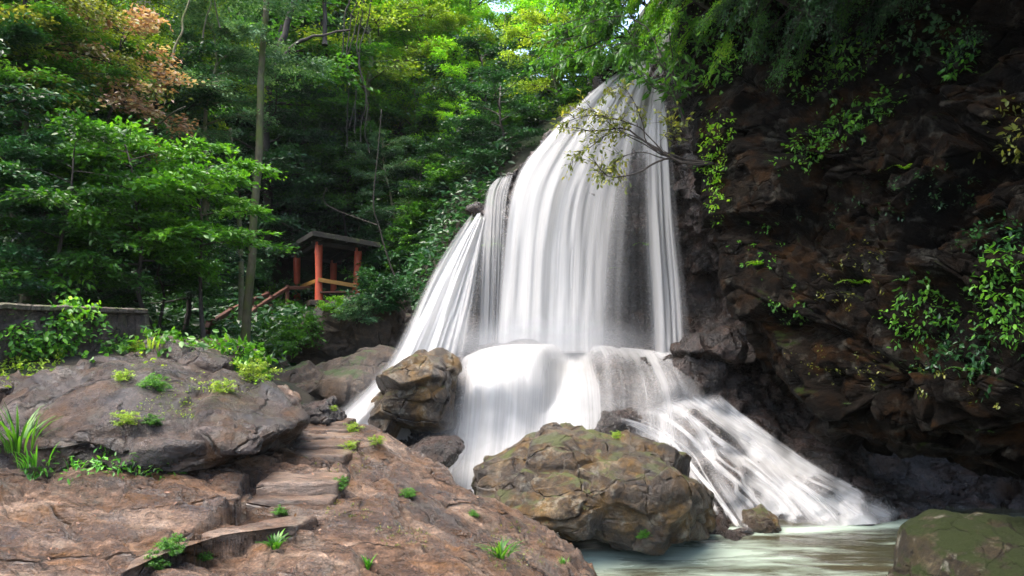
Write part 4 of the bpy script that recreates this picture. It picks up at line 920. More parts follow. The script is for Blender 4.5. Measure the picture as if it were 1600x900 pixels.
proto('bushyellow', 'shrub', 'darkbark', 'lf_yellow', seed=17, H=.8, trunk_r=.02, R_=.8, z0=.15, nl=16, ns=8, nleaf=18, L=.09, Wd=.05, flat=.5, up=.5, droop=.3, scatter=.12, shape=6, bushy=True)

def plant_at(key, centre, r, label, group, name=None, squash=1.0, rot=None, tilt=0.0):
    """put a plant so that its crown is centred at `centre` (world) with half-width r"""
    kind, wm, lm, c, ext = PROTO[key]; s = r / max(ext[0], ext[1]); a = rng.uniform(0, 6.283) if rot is None else rot
    ca, sa = math.cos(a), math.sin(a); m3 = Matrix.Rotation(-tilt, 3, 'Y') @ Matrix.Rotation(a, 3, 'Z'); off = np.array(m3 @ Vector((c[0] * s, c[1] * s, c[2] * s * squash)))
    root = empty(name or kind, tuple(np.asarray(centre) - off)); root.rotation_euler = m3.to_euler(); root.scale = (s, s, s * squash)
    woody = 'trunk' if 'tree' in (name or kind) else 'stem'
    obj(woody, wm, None, root); obj('crown' if woody == 'trunk' else 'foliage', lm, None, root)
    return tag(root, label, 'tree' if woody == 'trunk' else 'shrub', group)

def fit(px, py, Y, r):
    """keep a crown on the near side of the slope"""
    ys = np.linspace(13, 70, 300); q = P(np.full(300, px), np.full(300, py), ys)
    below = np.where(q[:, 2] < hill(q[:, 0], q[:, 1]))[0]
    if len(below): Y = min(Y, ys[below[0]] - .15 * r)
    return P(px, py, Y)
# trees: (kind, px, py, distance, crown half-width)
G1 = 'trees of the dense forest on the left bank'
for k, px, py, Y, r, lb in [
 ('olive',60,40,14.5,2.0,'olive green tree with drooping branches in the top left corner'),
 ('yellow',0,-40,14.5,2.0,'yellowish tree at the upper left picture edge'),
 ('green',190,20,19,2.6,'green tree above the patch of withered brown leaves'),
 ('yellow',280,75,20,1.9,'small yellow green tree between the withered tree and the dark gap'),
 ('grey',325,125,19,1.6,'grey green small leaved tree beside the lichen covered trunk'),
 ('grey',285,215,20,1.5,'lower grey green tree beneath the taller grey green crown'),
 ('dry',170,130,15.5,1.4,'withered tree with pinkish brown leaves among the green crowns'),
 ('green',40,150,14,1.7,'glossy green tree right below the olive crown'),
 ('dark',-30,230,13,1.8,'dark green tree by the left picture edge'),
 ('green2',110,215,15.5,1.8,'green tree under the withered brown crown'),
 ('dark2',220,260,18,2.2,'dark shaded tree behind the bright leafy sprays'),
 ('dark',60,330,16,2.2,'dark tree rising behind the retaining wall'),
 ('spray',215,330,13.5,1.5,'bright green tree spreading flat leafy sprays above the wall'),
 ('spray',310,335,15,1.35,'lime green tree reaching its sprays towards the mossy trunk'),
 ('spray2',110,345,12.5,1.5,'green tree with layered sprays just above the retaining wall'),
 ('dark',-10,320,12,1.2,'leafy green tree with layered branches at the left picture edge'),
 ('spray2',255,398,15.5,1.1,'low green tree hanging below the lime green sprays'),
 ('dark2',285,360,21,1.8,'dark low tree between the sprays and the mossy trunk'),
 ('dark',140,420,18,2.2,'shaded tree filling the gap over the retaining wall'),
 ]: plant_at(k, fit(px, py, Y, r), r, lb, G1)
G2 = 'trees of the forest behind the pavilion and the falls'
far = 'tall hazy forest tree on the slope high behind the pavilion'
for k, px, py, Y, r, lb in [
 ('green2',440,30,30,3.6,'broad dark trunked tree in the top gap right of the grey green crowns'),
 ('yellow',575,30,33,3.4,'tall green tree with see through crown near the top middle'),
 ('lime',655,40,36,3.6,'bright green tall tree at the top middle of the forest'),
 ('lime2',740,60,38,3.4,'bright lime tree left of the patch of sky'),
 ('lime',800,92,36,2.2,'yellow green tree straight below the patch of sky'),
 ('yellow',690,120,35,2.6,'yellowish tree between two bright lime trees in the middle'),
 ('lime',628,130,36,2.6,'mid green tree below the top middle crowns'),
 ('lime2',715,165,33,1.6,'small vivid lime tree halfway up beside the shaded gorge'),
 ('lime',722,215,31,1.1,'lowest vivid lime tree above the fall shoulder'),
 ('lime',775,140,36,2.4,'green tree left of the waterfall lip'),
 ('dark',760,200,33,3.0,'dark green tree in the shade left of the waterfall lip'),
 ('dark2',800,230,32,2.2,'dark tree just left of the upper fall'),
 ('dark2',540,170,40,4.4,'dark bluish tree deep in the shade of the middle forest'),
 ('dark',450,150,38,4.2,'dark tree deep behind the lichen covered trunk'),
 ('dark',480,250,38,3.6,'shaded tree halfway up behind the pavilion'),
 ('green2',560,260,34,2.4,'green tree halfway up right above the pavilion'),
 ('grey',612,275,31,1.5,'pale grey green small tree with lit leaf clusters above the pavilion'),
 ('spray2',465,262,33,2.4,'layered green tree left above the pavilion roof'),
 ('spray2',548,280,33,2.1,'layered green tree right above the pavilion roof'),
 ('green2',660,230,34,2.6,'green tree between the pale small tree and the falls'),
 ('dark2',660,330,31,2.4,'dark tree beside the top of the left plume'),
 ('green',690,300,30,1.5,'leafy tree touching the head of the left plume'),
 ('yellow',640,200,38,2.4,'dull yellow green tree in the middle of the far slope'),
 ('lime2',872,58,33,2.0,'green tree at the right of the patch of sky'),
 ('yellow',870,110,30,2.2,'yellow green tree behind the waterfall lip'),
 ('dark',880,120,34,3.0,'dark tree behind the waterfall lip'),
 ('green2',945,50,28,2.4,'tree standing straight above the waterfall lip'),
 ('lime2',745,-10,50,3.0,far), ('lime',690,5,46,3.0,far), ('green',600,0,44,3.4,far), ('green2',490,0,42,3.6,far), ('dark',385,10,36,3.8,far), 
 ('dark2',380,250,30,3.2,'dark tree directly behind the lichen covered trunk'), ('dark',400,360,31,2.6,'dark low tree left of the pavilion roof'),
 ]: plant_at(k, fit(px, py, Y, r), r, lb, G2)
# ------------------------------------------------------------------ trees over the cliff and the falls
G3 = 'trees leaning over the gorge from the cliff top'
for k, px, py, Y, r, lb in [
 ('green2',975,-5,19,1.5,'leafy tree leaning out just above the waterfall lip'),
 ('lime2',1095,5,15.5,1.15,'yellow green tree where the cliff meets the waterfall lip'),
 ('canopy2',1175,-15,13.5,1.3,'green tree on the cliff top right of the waterfall lip'),
 ('canopy',1270,-95,12.5,1.5,'dark tree hanging over the cliff top at the picture edge'),
 ('canopy',1430,-110,11,1.5,'shaded dark tree high on the cliff above the creeper bands'),
 ('green',1010,-60,17,2.0,'tall green tree rising behind the waterfall lip trees'),
 ]: plant_at(k, P(px, py, Y), r, lb, G3, tilt=R(62))
for k, x, y, z, r in [('canopy',5.6,11.5,13.4,3.6),('canopy2',8.0,8.0,12.6,4.2),('canopy',10.5,4.2,12.0,3.4),('canopy2',4.4,14.2,14.6,3.0),('canopy',9.5,11,13,4.0),('canopy2',6.0,6.6,12.4,3.4)]:
    plant_at(k, (x, y, z), r, 'dark unseen tree added to shade the right cliff', 'unseen trees added to shade the right cliff', tilt=R(58))  # unseen crowns added above the frame to block sky light from the cliff

def limb_tree(label, px_lines, Ys, rads, leaf, L, Wd, tips, group=None, name='overhanging_tree', nleaf=10, spread=.18, bark='darkbark', cat='tree', dirj=.8, tint=.5, shape=6):
    """a tree drawn limb by limb; tips: index of lines that carry leaves, and the fraction from which they start"""
    base = P(px_lines[0][0][0], px_lines[0][0][1], Ys[0]); root = empty(name, tuple(base)); wood = MB(); pos = []; dr = []
    for l, r0, Yl in zip(px_lines, rads, Ys):
        l = np.array(l, float); y = np.interp(np.linspace(0, 1, len(l)), [0, 1], [Ys[0], Yl]); w = curve(P(l[:, 0], l[:, 1], y), np.linspace(0, 1, 16))
        w = w + .02 * np.stack([fbm(w * 4, 2, 300 + k) for k in range(3)], -1) * 2
        wood.tube(w, r0 * np.linspace(1, .25, 16), 7)
        f0 = tips.get(px_lines.index(list(map(tuple, l.tolist()))) if False else id(l), None)
    for li, f0 in tips.items():
        l = np.array(px_lines[li], float); y = np.linspace(Ys[0], Ys[li], len(l)); w = curve(P(l[:, 0], l[:, 1], y), np.linspace(f0, 1, 14)); d0 = unit(np.gradient(w, axis=0))
        for a, d in zip(w, d0):
            for q in range(rng.integers(1, 4)):
                dd = unit(d + rng.normal(0, dirj, 3)); ln = rng.uniform(.4, 1.5) * spread; tw = a + dd * ln * np.linspace(0, 1, 4)[:, None]
                wood.tube(tw, .006 * np.linspace(1, .4, 4), 4, False)
                n = rng.integers(max(2, nleaf // 2), nleaf + 1); t = rng.uniform(.2, 1.1, n)[:, None]
                pos.append(a + dd * ln * t + rng.normal(0, .03, (n, 3))); dr.append(unit(dd + rng.normal(0, .7, (n, 3)) - [0, 0, .3]))
    wood.build('trunk', M[bark], root, base=base, smooth=True)
    pos = np.concatenate(pos); dr = np.concatenate(dr); n = len(pos); sz = rng.uniform(.6, 1.25, n)
    me = leaves_mesh('crown', pos - base, dr, unit(np.array([0, 0, 1.]) + rng.normal(0, .5, (n, 3))), L * sz, Wd * sz, np.clip(rng.normal(tint, .25, n), 0, 1), shape)
    obj('crown', me, M[leaf], root); return tag(root, label, cat, group)
limb_tree('bare limbed olive leaved tree reaching from the cliff across the upper fall',
 [[(1116,256),(1090,258),(1052,250),(1030,250),(990,272),(952,276),(932,256)], [(1116,256),(1052,250),(1032,235),(1010,222),(980,202),(960,200),(925,205),(890,200)], [(1116,256),(1040,240),(1010,222),(1005,195),(992,160),(970,135),(955,140)],
  [(1116,256),(1052,250),(1005,238),(972,245),(955,262),(940,268)], [(1116,256),(1052,248),(1000,222),(960,205),(930,225),(905,240),(892,255)], [(1116,256),(1052,250),(1025,225),(1000,200),(960,185),(920,180),(885,190)],
  [(1116,256),(1080,262),(1060,262),(1075,290),(1100,325)], [(1116,256),(1052,250),(1010,222),(960,200),(930,175),(905,170)], [(1116,256),(1060,250),(1030,225),(1050,200),(1045,190)]],
 [15.0,15.2,15.0,15.4,15.3,14.8,15.2,15.1,15.0], [.035,.035,.022,.022,.02,.02,.015,.02,.01], 'lf_olive', .11, .055, {0: .72, 1: .62, 2: .6, 3: .75, 4: .62, 5: .55, 7: .6, 8: .8}, nleaf=7, spread=.34)
limb_tree('dark twisted branches with hanging leaves beside the waterfall lip',
 [[(1080,215),(1067,190),(1057,165),(1045,148),(1020,135),(1003,120),(995,108)], [(1080,215),(1062,165),(1055,120),(1048,70),(1044,20)], [(1080,215),(1060,160),(1075,110),(1100,60)], [(1080,215),(1055,150),(1030,95),(990,70),(950,70),(920,80)], [(1080,215),(1052,140),(1015,50),(970,25),(910,40),(860,65)]],
 [15.4,16,15.5,15.2,16.5,17], [.03,.03,.02,.02,.025], 'lf_spray', .22, .08, {0: .5, 1: .25, 2: .3, 3: .3, 4: .3}, nleaf=6, spread=.45, tint=.4)
limb_tree('slanting straggly tree with long lime leaves over the lip left side',
 [[(1010,85),(985,60),(950,62),(905,78),(870,100),(850,112)], [(1010,85),(970,40),(920,28),(880,38),(850,50)], [(1010,85),(960,48),(905,55),(862,72),(840,90)], [(1010,85),(990,30),(960,0),(930,-20)]],
 [19,19.5,19,19.5], [.03,.03,.02,.03], 'lf_spray', .23, .085, {0: .3, 1: .3, 2: .4, 3: .3}, nleaf=5, spread=.4, tint=.5)

# the tall mossy trunk and other stems that show between the crowns
def stem_thing(name, label, pts, r0, r1, bark, cat, group=None, wob=.05):
    w = np.array([P(*p) for p in pts]); w = curve(w, np.linspace(0, 1, 26)); w = w + wob * np.stack([fbm(w * .9, 3, 400 + k) for k in range(3)], -1)
    m = MB(); m.tube(w, np.linspace(r0, r1, 26) * (1 + .5 * np.exp(-np.linspace(0, 18, 26))), 10); o = m.build(name, M[bark], base=w[0], loc=tuple(w[0]), smooth=True); return tag(o, label, cat, group)
trk = empty('tall_tree', tuple(P(393, 436, 18.5))); tag(trk, 'tall straight tree with mossy lichen covered trunk left of the pavilion', 'tree'); b0 = np.array(trk.location)
w = curve(np.array([P(*p) for p in [(380,590,18.5),(389,450,18.5),(394,400,18.5),(398,330,18.5),(404,250,18.5),(407,170,18.6),(410,90,18.8),(416,0,19),(420,-80,19)]]), np.linspace(0, 1, 60)); w = w + .05 * np.stack([fbm(w * .8, 3, 420 + k) for k in range(3)], -1)
m = MB(); m.tube(w, np.linspace(.125, .075, 60) * (1 + .7 * np.exp(-np.linspace(0, 25, 60))) * (1 + .08 * fbm(w * 3, 3, 433)), 14); m.build('trunk', M['mossbark'], trk, base=b0, smooth=True)
kind, wm, lm, c, ext = PROTO['grey']; cr = obj('crown', lm, None, trk); cr.location = tuple(P(395, -40, 19) - b0 - c * .75); cr.scale = (.75,) * 3
stem_thing('thin_tree', 'thin pale trunk beside the tall lichen covered tree', [(377,500,21.5),(376,432,21.5),(374,360,21.5),(369,300,21.5),(362,250,21.4),(360,200,21.4)], .085, .05, 'palebark', 'tree')
stem_thing('thin_tree', 'slender sapling stem standing right above the pavilion roof', [(628,455,26.5),(610,412,26.5),(594,360,26.5),(584,330,26.4),(586,290,26.4),(590,240,26.3),(597,170,26.2)], .035, .015, 'darkbark', 'tree')
stem_thing('thin_tree', 'thin crooked branch arching over the pavilion roof', [(588,352,26.2),(560,342,26.2),(535,333,26.2),(512,322,26.1),(505,310,26.1),(510,296,26)], .022, .012, 'darkbark', 'branch')
stem_thing('liana', 'pale twisted liana hanging in the upper left forest', [(268,92,17),(272,72,17),(283,48,17),(284,25,17),(295,0,17),(300,-40,17)], .03, .02, 'palebark', 'liana', wob=.12)
for pts, lb in [([(318,60,18),(322,30,18),(330,0,18),(331,-40,18)], 'left strand of the two thin brown lianas at the top left of the dark gap'), ([(345,45,18.2),(338,20,18.2),(330,-30,18.2)], 'right strand of the two thin brown lianas at the top left of the dark gap')]:
    stem_thing('liana', lb, pts, .022, .015, 'bark', 'liana', wob=.1)
for i, (x0, x1) in enumerate([(545,560),(552,552),(560,575),(538,541),(571,566)]):
    stem_thing('liana', 'dark liana of the bundle hanging in the middle of the forest', [(x0,205 + 9 * i,29),((x0 + x1) / 2 + 4,150,29),((x0 + x1) / 2 - 3,100,29),(x1,40,29),(x1 + 5,-20,29)], .016, .03, 'darkbark', 'liana', 'lianas bundled in the middle of the forest', wob=.3)
stem_thing('forked_tree', 'dark arching limb crossing the gap under the top middle crowns', [(432,105,27),(452,75,27),(478,60,27),(515,52,27),(545,48,27)], .09, .03, 'darkbark', 'branch', wob=.2)
stem_thing('forked_tree', 'dark slanting trunk at the top of the gap left of the arching limb', [(425,120,27.5),(440,70,27.5),(452,20,27.5),(470,-40,27.5)], .14, .10, 'darkbark', 'tree', wob=.2)
stem_thing('forked_tree', 'dark upright trunk above the arching limb', [(508,70,28),(506,30,28),(504,-40,28)], .09, .08, 'darkbark', 'tree', wob=.1)
stem_thing('fallen_branch', 'pale broken branch lying among the grey green leaves', [(205,215,15.6),(235,200,15.6),(262,183,15.6),(290,170,15.6)], .03, .015, 'bark', 'branch', wob=.1)

# ------------------------------------------------------------------ looking up surfaces for what grows on them
bpy.context.view_layer.update(); DG = bpy.context.evaluated_depsgraph_get()
SURF = [o for o in SC.objects if o.type == 'MESH' and o.parent is None and o.name.split('.')[0] in ('hillside', 'rock_face', 'cliff', 'rock_ledge', 'boulder', 'outcrop', 'stream_ground', 'stone_slab')] + [o for o in SC.objects if o.name.split('.')[0] in ('masonry', 'coping', 'step')]
SINV = [(o, o.matrix_world.inverted()) for o in SURF]
EYE = Vector((0, 0, CAMZ))
def hit(px, py, only=None):
    d = Vector(P(px, py, 1.0)) - EYE; best = None
    for o, mi in SINV:
        if only and o.name.split('.')[0] not in only: continue
        ol = mi @ EYE; dl = (mi.to_3x3() @ d).normalized()
        ok, loc, nrm, _ = o.ray_cast(ol, dl)
        if ok:
            w = o.matrix_world @ loc; k = (w - EYE).length
            if best is None or k < best[0]: best = (k, np.array(w), np.array(nrm))
    return (best[1], best[2]) if best else (None, None)
def inside(poly, n):
    p = np.array(poly, float); out = []
    while len(out) < n:
        q = rng.uniform(p.min(0), p.max(0)); c = False
        for (x1, y1), (x2, y2) in zip(p, np.roll(p, -1, 0)):
            if (y1 > q[1]) != (y2 > q[1]) and q[0] < (x2 - x1) * (q[1] - y1) / (y2 - y1) + x1: c = not c
        if c: out.append(q)
    return np.array(out)
def creeper(label, poly, n, leaf, L, Wd, off=.08, group=None, name='creeper', per=7, only=None, cat='creeper', kind=None, spread=1.0, hang=.5, shape=6):
    """sprigs of leaves rooted over a patch of rock, wall or soil"""
    pos = []; dr = []; nm = []; wood = MB()
    for q in inside(poly, n):
        w, nn = hit(q[0], q[1], only)
        if w is None: continue
        d = unit(nn * .8 + rng.normal(0, .7, 3) + np.array([0, -.2, -.2 * hang])); ln = off * rng.uniform(.5, 2.2)
        tip = w + d * ln
        k = rng.integers(max(2, per // 2), per + 1); t = rng.uniform(.3, 1.1, k)[:, None]
        pos.append(w + d * ln * t + rng.normal(0, .35 * L, (k, 3)) * spread); dr.append(unit(d + rng.normal(0, .9, (k, 3)) + np.array([0, 0, -hang]))); nm.append(unit(np.array([0, -.15, .8]) + .5 * nn + rng.normal(0, .4, (k, 3))))
    pos = np.concatenate(pos); dr = np.concatenate(dr); nm = np.concatenate(nm); m = len(pos); sz = rng.uniform(.55, 1.3, m)
    base = np.array([np.median(pos[:, 0]), np.median(pos[:, 1]), np.quantile(pos[:, 2], .1)])
    o = obj(name, leaves_mesh(name, pos - base, dr, nm, L * sz, Wd * sz, np.clip(rng.normal(.5, .25, m), 0, 1), shape), M[leaf], loc=tuple(base))
    return tag(o, label, cat, group, kind)
def tuft(label, px, py, h, n, leaf, wid=.012, arch=.6, name='grass_tuft', spread=.06, group=None, only=None, cat='grass', up=None, base=None):
    """arching blades from one root"""
    if base is None:
        base, nn = hit(px, py, only)
        if base is None: return
    V = []; F = []; tn = []
    for i in range(n):
        a = rng.uniform(0, 6.283); o = np.array([math.cos(a), math.sin(a), 0]); L = h * rng.uniform(.5, 1.15); ar = arch * rng.uniform(.3, 1.3)
        s = np.linspace(0, 1, 6); p = o * spread * rng.uniform(0, 1) + o * (L * ar * s ** 1.6)[:, None] + np.array([0, 0, 1.]) * (L * (s - .45 * ar * s ** 2.5))[:, None]
        sd = np.array([-o[1], o[0], 0]) * wid * np.array([.5, .9, 1, .8, .45, .05])[:, None]; k = len(V) * 12
        V.append(np.stack([p + sd, p - sd], 1).reshape(-1, 3)); F += [[k + 2 * j, k + 2 * j + 1, k + 2 * j + 3, k + 2 * j + 2] for j in range(5)]; tn.append(np.full(12, rng.uniform(0, 1)))
    return tag(obj(name, mesh_np(name, np.concatenate(V), np.array(F), True, {'tint': np.concatenate(tn)}), M[leaf], loc=tuple(base)), label, cat, group)
def fern(label, px, py, h, n, leaf='lf_fern', name='fern', group=None, only=None, droop=.7, face=None):
    base, nn = hit(px, py, only)
    if base is None: return
    pos = []; dr = []; nm = []; wood = MB()
    for i in range(n):
        a = i * 2.4 + rng.uniform(-.4, .4); o = unit(np.array([math.cos(a), math.sin(a), 0]) + nn * np.array([.9, .9, 0])); L = h * rng.uniform(.6, 1.15)
        s = np.linspace(0, 1, 9); p = o * (L * s * .9)[:, None] + np.array([0, 0, 1.]) * (L * (.75 * s - droop * s ** 2))[:, None]
        wood.tube(p, .005 * (1 - .8 * s) + .001, 3, False)
        sd = np.cross(unit(np.gradient(p, axis=0)), [0, 0, 1.]); sd = unit(sd)
        for j in range(1, 9):
            for f in (j - .5, j):
                c = np.array([np.interp(f, np.arange(9), p[:, k]) for k in range(3)])
                for sg in (1, -1):
                    pos.append(c); dr.append(unit(sd[j] * sg + .5 * unit(p[min(j + 1, 8)] - p[j - 1]) + rng.normal(0, .1, 3))); nm.append(unit(np.array([0, 0, 1.]) + rng.normal(0, .2, 3)))
    r = empty(name, tuple(base)); wood.build('stem', M['darkbark'], r, base=np.zeros(3)); m = len(pos)
    tp = np.tile(np.repeat(np.linspace(1, .35, 8), 4), n)
    obj('frond', leaves_mesh('frond', np.array(pos), np.array(dr), np.array(nm), h * .30 * tp, h * .085 * tp, np.clip(rng.normal(.5, .25, m), 0, 1)), M[leaf], r)
    return tag(r, label, 'fern', group)
# ------------------------------------------------------------------ what grows on the slope
def slope_cover(name, label, n, xr, yr, leaf, L, Wd, off, cond):
    x = rng.uniform(*xr, n); y = rng.uniform(*yr, n); k = cond(x, y); x, y = x[k], y[k]; z = hill(x, y)
    m = len(x); pos = np.stack([x, y, z + rng.uniform(0, 1, m) ** 1.5 * off + .1], -1)
    d = unit(rng.normal(0, 1, (m, 3)) * [1, 1, .4] + [0, -.4, -.1]); sz = rng.uniform(.6, 1.3, m)
    cl = .5 + .5 * fbm(pos * .8, 3, 61)
    b = np.array([np.median(x), np.median(y), np.median(z)])
    return tag(obj(name, leaves_mesh(name, pos - b, d, unit(np.array([0, -.3, 1.]) + rng.normal(0, .4, (m, 3))), L * sz, Wd * sz, np.clip(cl + rng.normal(0, .2, m), 0, 1)), M[leaf], loc=tuple(b)), label, 'undergrowth', kind='stuff')
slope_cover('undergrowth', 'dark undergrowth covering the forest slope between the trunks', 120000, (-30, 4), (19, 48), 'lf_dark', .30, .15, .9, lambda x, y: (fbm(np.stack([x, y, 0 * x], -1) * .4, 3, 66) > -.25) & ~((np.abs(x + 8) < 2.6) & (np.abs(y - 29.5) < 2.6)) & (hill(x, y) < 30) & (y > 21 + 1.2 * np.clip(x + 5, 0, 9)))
creeper('low green plants carpeting the bank between the railing and the rocks', [(205,548),(215,500),(260,470),(330,440),(430,440),(500,455),(500,520),(440,560),(400,575),(320,540),(250,532)], 1900, 'lf_spray', .13, .07, .16, name='ground_cover', per=8, only=('hillside', 'boulder', 'outcrop'), cat='ground cover', kind='stuff')

G4 = 'shrubs on the bank below the pavilion'
def shrubs(lst, group, only=('hillside', 'boulder', 'outcrop', 'rock_face', 'rock_ledge')):
    for k, px, py, r, lb in lst:
        w, nn = hit(px, py, only)
        if w is None: continue
        plant_at(k, w + np.array([0, -.1 * r, .45 * r]), r, lb, group)
shrubs([
 ('bush',452,505,.7,'round green shrub on the bank under the near handrail'), 
 ('bushlime',522,486,.42,'light green shrub on the outcrop just below the pavilion'), ('bush',410,528,.6,'green shrub below the middle of the handrails'),
 ('bush',428,552,.4,'lime shrub at the lower end of the green bank'), 
 ('bush',470,540,.8,'shrub over the edge of the brown outcrop'), 
 ('bushdark',300,500,.9,'dark shrub left of the long handrail foot'), ('bushdark',250,485,1.0,'dark shrub behind the stone bollard'),
 ('bushdark',300,455,1.0,'shrub above the long handrail on the shaded bank'), ('bushdark',385,440,.9,'dark shrub above the upper handrail end'),
 ('bush',590,450,1.0,'green shrub right of the pavilion post'), ('bushdark',610,420,1.2,'dark shrub on the slope between pavilion and plume'),
 ('bush',640,400,1.0,'leafy shrub under the head of the left plume'), ('bushgrey',560,500,.6,'grey green shrub on the brown outcrop face'),
 ('bush',655,365,1.1,'shrub on the slope left of the plume head'), ('bushdark',600,475,.8,'dark shrub at the outcrop corner by the plume'),
 ('bush',700,290,1.0,'shrub on the skyline rock left of the curtain'), ('bushdark',740,240,1.2,'dark shrub on the shaded slope beside the upper curtain'), ('bush',820,200,1.0,'shrub close to the left edge of the upper curtain'),
 ('bushdark',690,260,1.2,'dark shrub upslope of the plume head'), ('bush',640,330,1.2,'green shrub on the steep slope above the plume'), ('bushdark',780,190,1.2,'dark shrub high beside the curtain shoulder'),
 ('bushdark',575,400,1.0,'dark shrub behind the right pavilion post'), ('bush',870,150,.9,'bush clinging to the shoulder below the waterfall lip'), ('bush',905,122,.8,'bush hanging at the left of the waterfall lip'), ('bush',948,112,.6,'dark bush beside the white water of the lip'), ('bushlime',925,105,.7,'light green bush at the very lip of the waterfall'),
 ], G4)
shrubs([('bushyellow',212,548,.15,'yellow green plants between the outcrop and the wall end'),('bushyellow',402,590,.22,'yellow green plants right of the pale grey boulder'),('bushyellow',285,528,.2,'yellowish plants behind the pale grey boulder left end'),
 ('bushlime',207,512,.3,'bright green plants at the end of the retaining wall')], 'plants around the pale grey boulder')
# creepers over the wall
GW = 'creepers over the retaining wall'
for poly, n, lb, lf in [([(40,555),(60,515),(110,485),(150,490),(140,530),(100,560)], 150, 'green creeper climbing over the middle of the retaining wall', 'lf_green'), ([(0,560),(0,500),(45,500),(55,560)], 60, 'sparse creeper on the wall by the left picture edge', 'lf_green'), ([(150,560),(160,535),(210,530),(235,560)], 60, 'creeper at the foot of the wall end pier', 'lf_green'), ([(100,495),(110,474),(140,478),(150,494)], 30, 'lime sprig standing up on the wall coping', 'lf_lime')]:
    creeper(lb, poly, n, lf, .085, .05, .14, GW, only=('masonry', 'coping', 'boulder', 'hillside'))
creeper('yellow green weeds in front of the wall foot at the left', [(0,600),(0,565),(60,555),(120,555),(80,575),(30,600)], 90, 'lf_yellow', .06, .03, .1, name='weeds', cat='weeds')
# plants on the big outcrop and the ledge
for px, py, r, k, lb in [(195,592,.10,'bushyellow','small cushion of weeds in the upper crack of the outcrop'),(243,606,.14,'bush','bright clump of weeds growing in the outcrop crack'),(350,610,.13,'bushyellow','yellow weeds at the right shoulder of the outcrop'),(200,660,.12,'bushyellow','weeds on the dark undercut of the outcrop'),(240,662,.09,'bush','tiny weeds on the outcrop right of the undercut'),
    (554,672,.10,'bushyellow','weeds at the end of the top steps'),(545,700,.09,'bushyellow','weeds beside the third step from the top'),(588,692,.10,'bushyellow','weed patch on the ledge right of the steps'),(532,760,.09,'bush','dark weeds at the end of the lower steps'),(440,802,.07,'bush','weeds in front of the lowest step'),
    (637,775,.08,'bush','green moss clump in the middle of the ledge'),(740,806,.06,'bush','weed near the right slope of the ledge'),(965,683,.09,'bushyellow','moss clump on top of the big boulder'),(1005,838,.09,'bush','moss clump at the foot of the big boulder'),(520,640,.06,'bushyellow','moss tuft on the small dark round rock'),
    (270,858,.10,'bush','bright weeds under the curved slab'),(240,884,.10,'bush','green weeds at the low end of the curved slab'),(320,874,.06,'bush','lone weed below the curved slab')]:
    shrubs([(k, px, py, r, lb)], 'weeds in the cracks of the wet rocks', None)
tuft('tall arching grass by the left picture edge under the outcrop', 28, 705, .62, 46, 'lf_green', .012, .75, spread=.16)
tuft('shorter grass in front of the tall arching grass', 55, 728, .30, 40, 'lf_fern', .009, .7, spread=.18)
tuft('grass tuft at the foot of the outcrop left of the undercut', 118, 733, .17, 22, 'lf_fern', .008, .8, spread=.10)
for poly, n, lf, lb in [([(125,742),(150,722),(200,724),(205,740)], 46, 'lf_fern', 'leafy weeds under the dark undercut of the outcrop'), ([(205,742),(215,722),(262,726),(280,738),(240,748)], 40, 'lf_green', 'dark leafy weeds at the right end of the outcrop foot'), ([(20,738),(30,716),(90,722),(110,738)], 46, 'lf_fern', 'low weeds round the tall arching grass')]:
    creeper(lb, poly, n, lf, .065, .026, .10, None, 'weeds', 6, cat='weeds', only=('rock_ledge', 'boulder', 'hillside'))
tuft('thin grass standing in the leafy weeds under the outcrop', 205, 736, .2, 12, 'lf_green', .007, .7, spread=.12)
creeper('weeds in the hollow between the outcrop and the pale grey boulder', [(215,572),(240,560),(330,592),(395,612),(380,622),(300,600)], 70, 'lf_yellow', .055, .025, .09, None, 'weeds', 6, cat='weeds', only=('boulder', 'hillside', 'rock_ledge'))
creeper('green weeds along the back edge of the pale grey boulder', [(300,528),(400,552),(425,590),(405,600),(385,560),(300,540)], 120, 'lf_lime', .07, .035, .10, None, 'weeds', 6, cat='weeds', only=('boulder', 'hillside'))
tuft('strappy plant on the ledge rim near the bottom edge', 782, 872, .26, 34, 'lf_green', .014, .9, spread=.10)
tuft('small strappy plant at the bottom of the ledge', 575, 890, .15, 24, 'lf_fern', .011, .5, spread=.015)
tuft('broad leaved tuft under the right end of the curved slab', 430, 856, .17, 26, 'lf_green', .014, .9, spread=.06)
tuft('little grass tuft at the pool edge of the ledge', 880, 880, .10, 20, 'lf_fern', .008, .7, spread=.06)
tuft('grass tuft behind the pale grey boulder', 235, 545, .22, 30, 'lf_yellow', .008, .6, spread=.2)

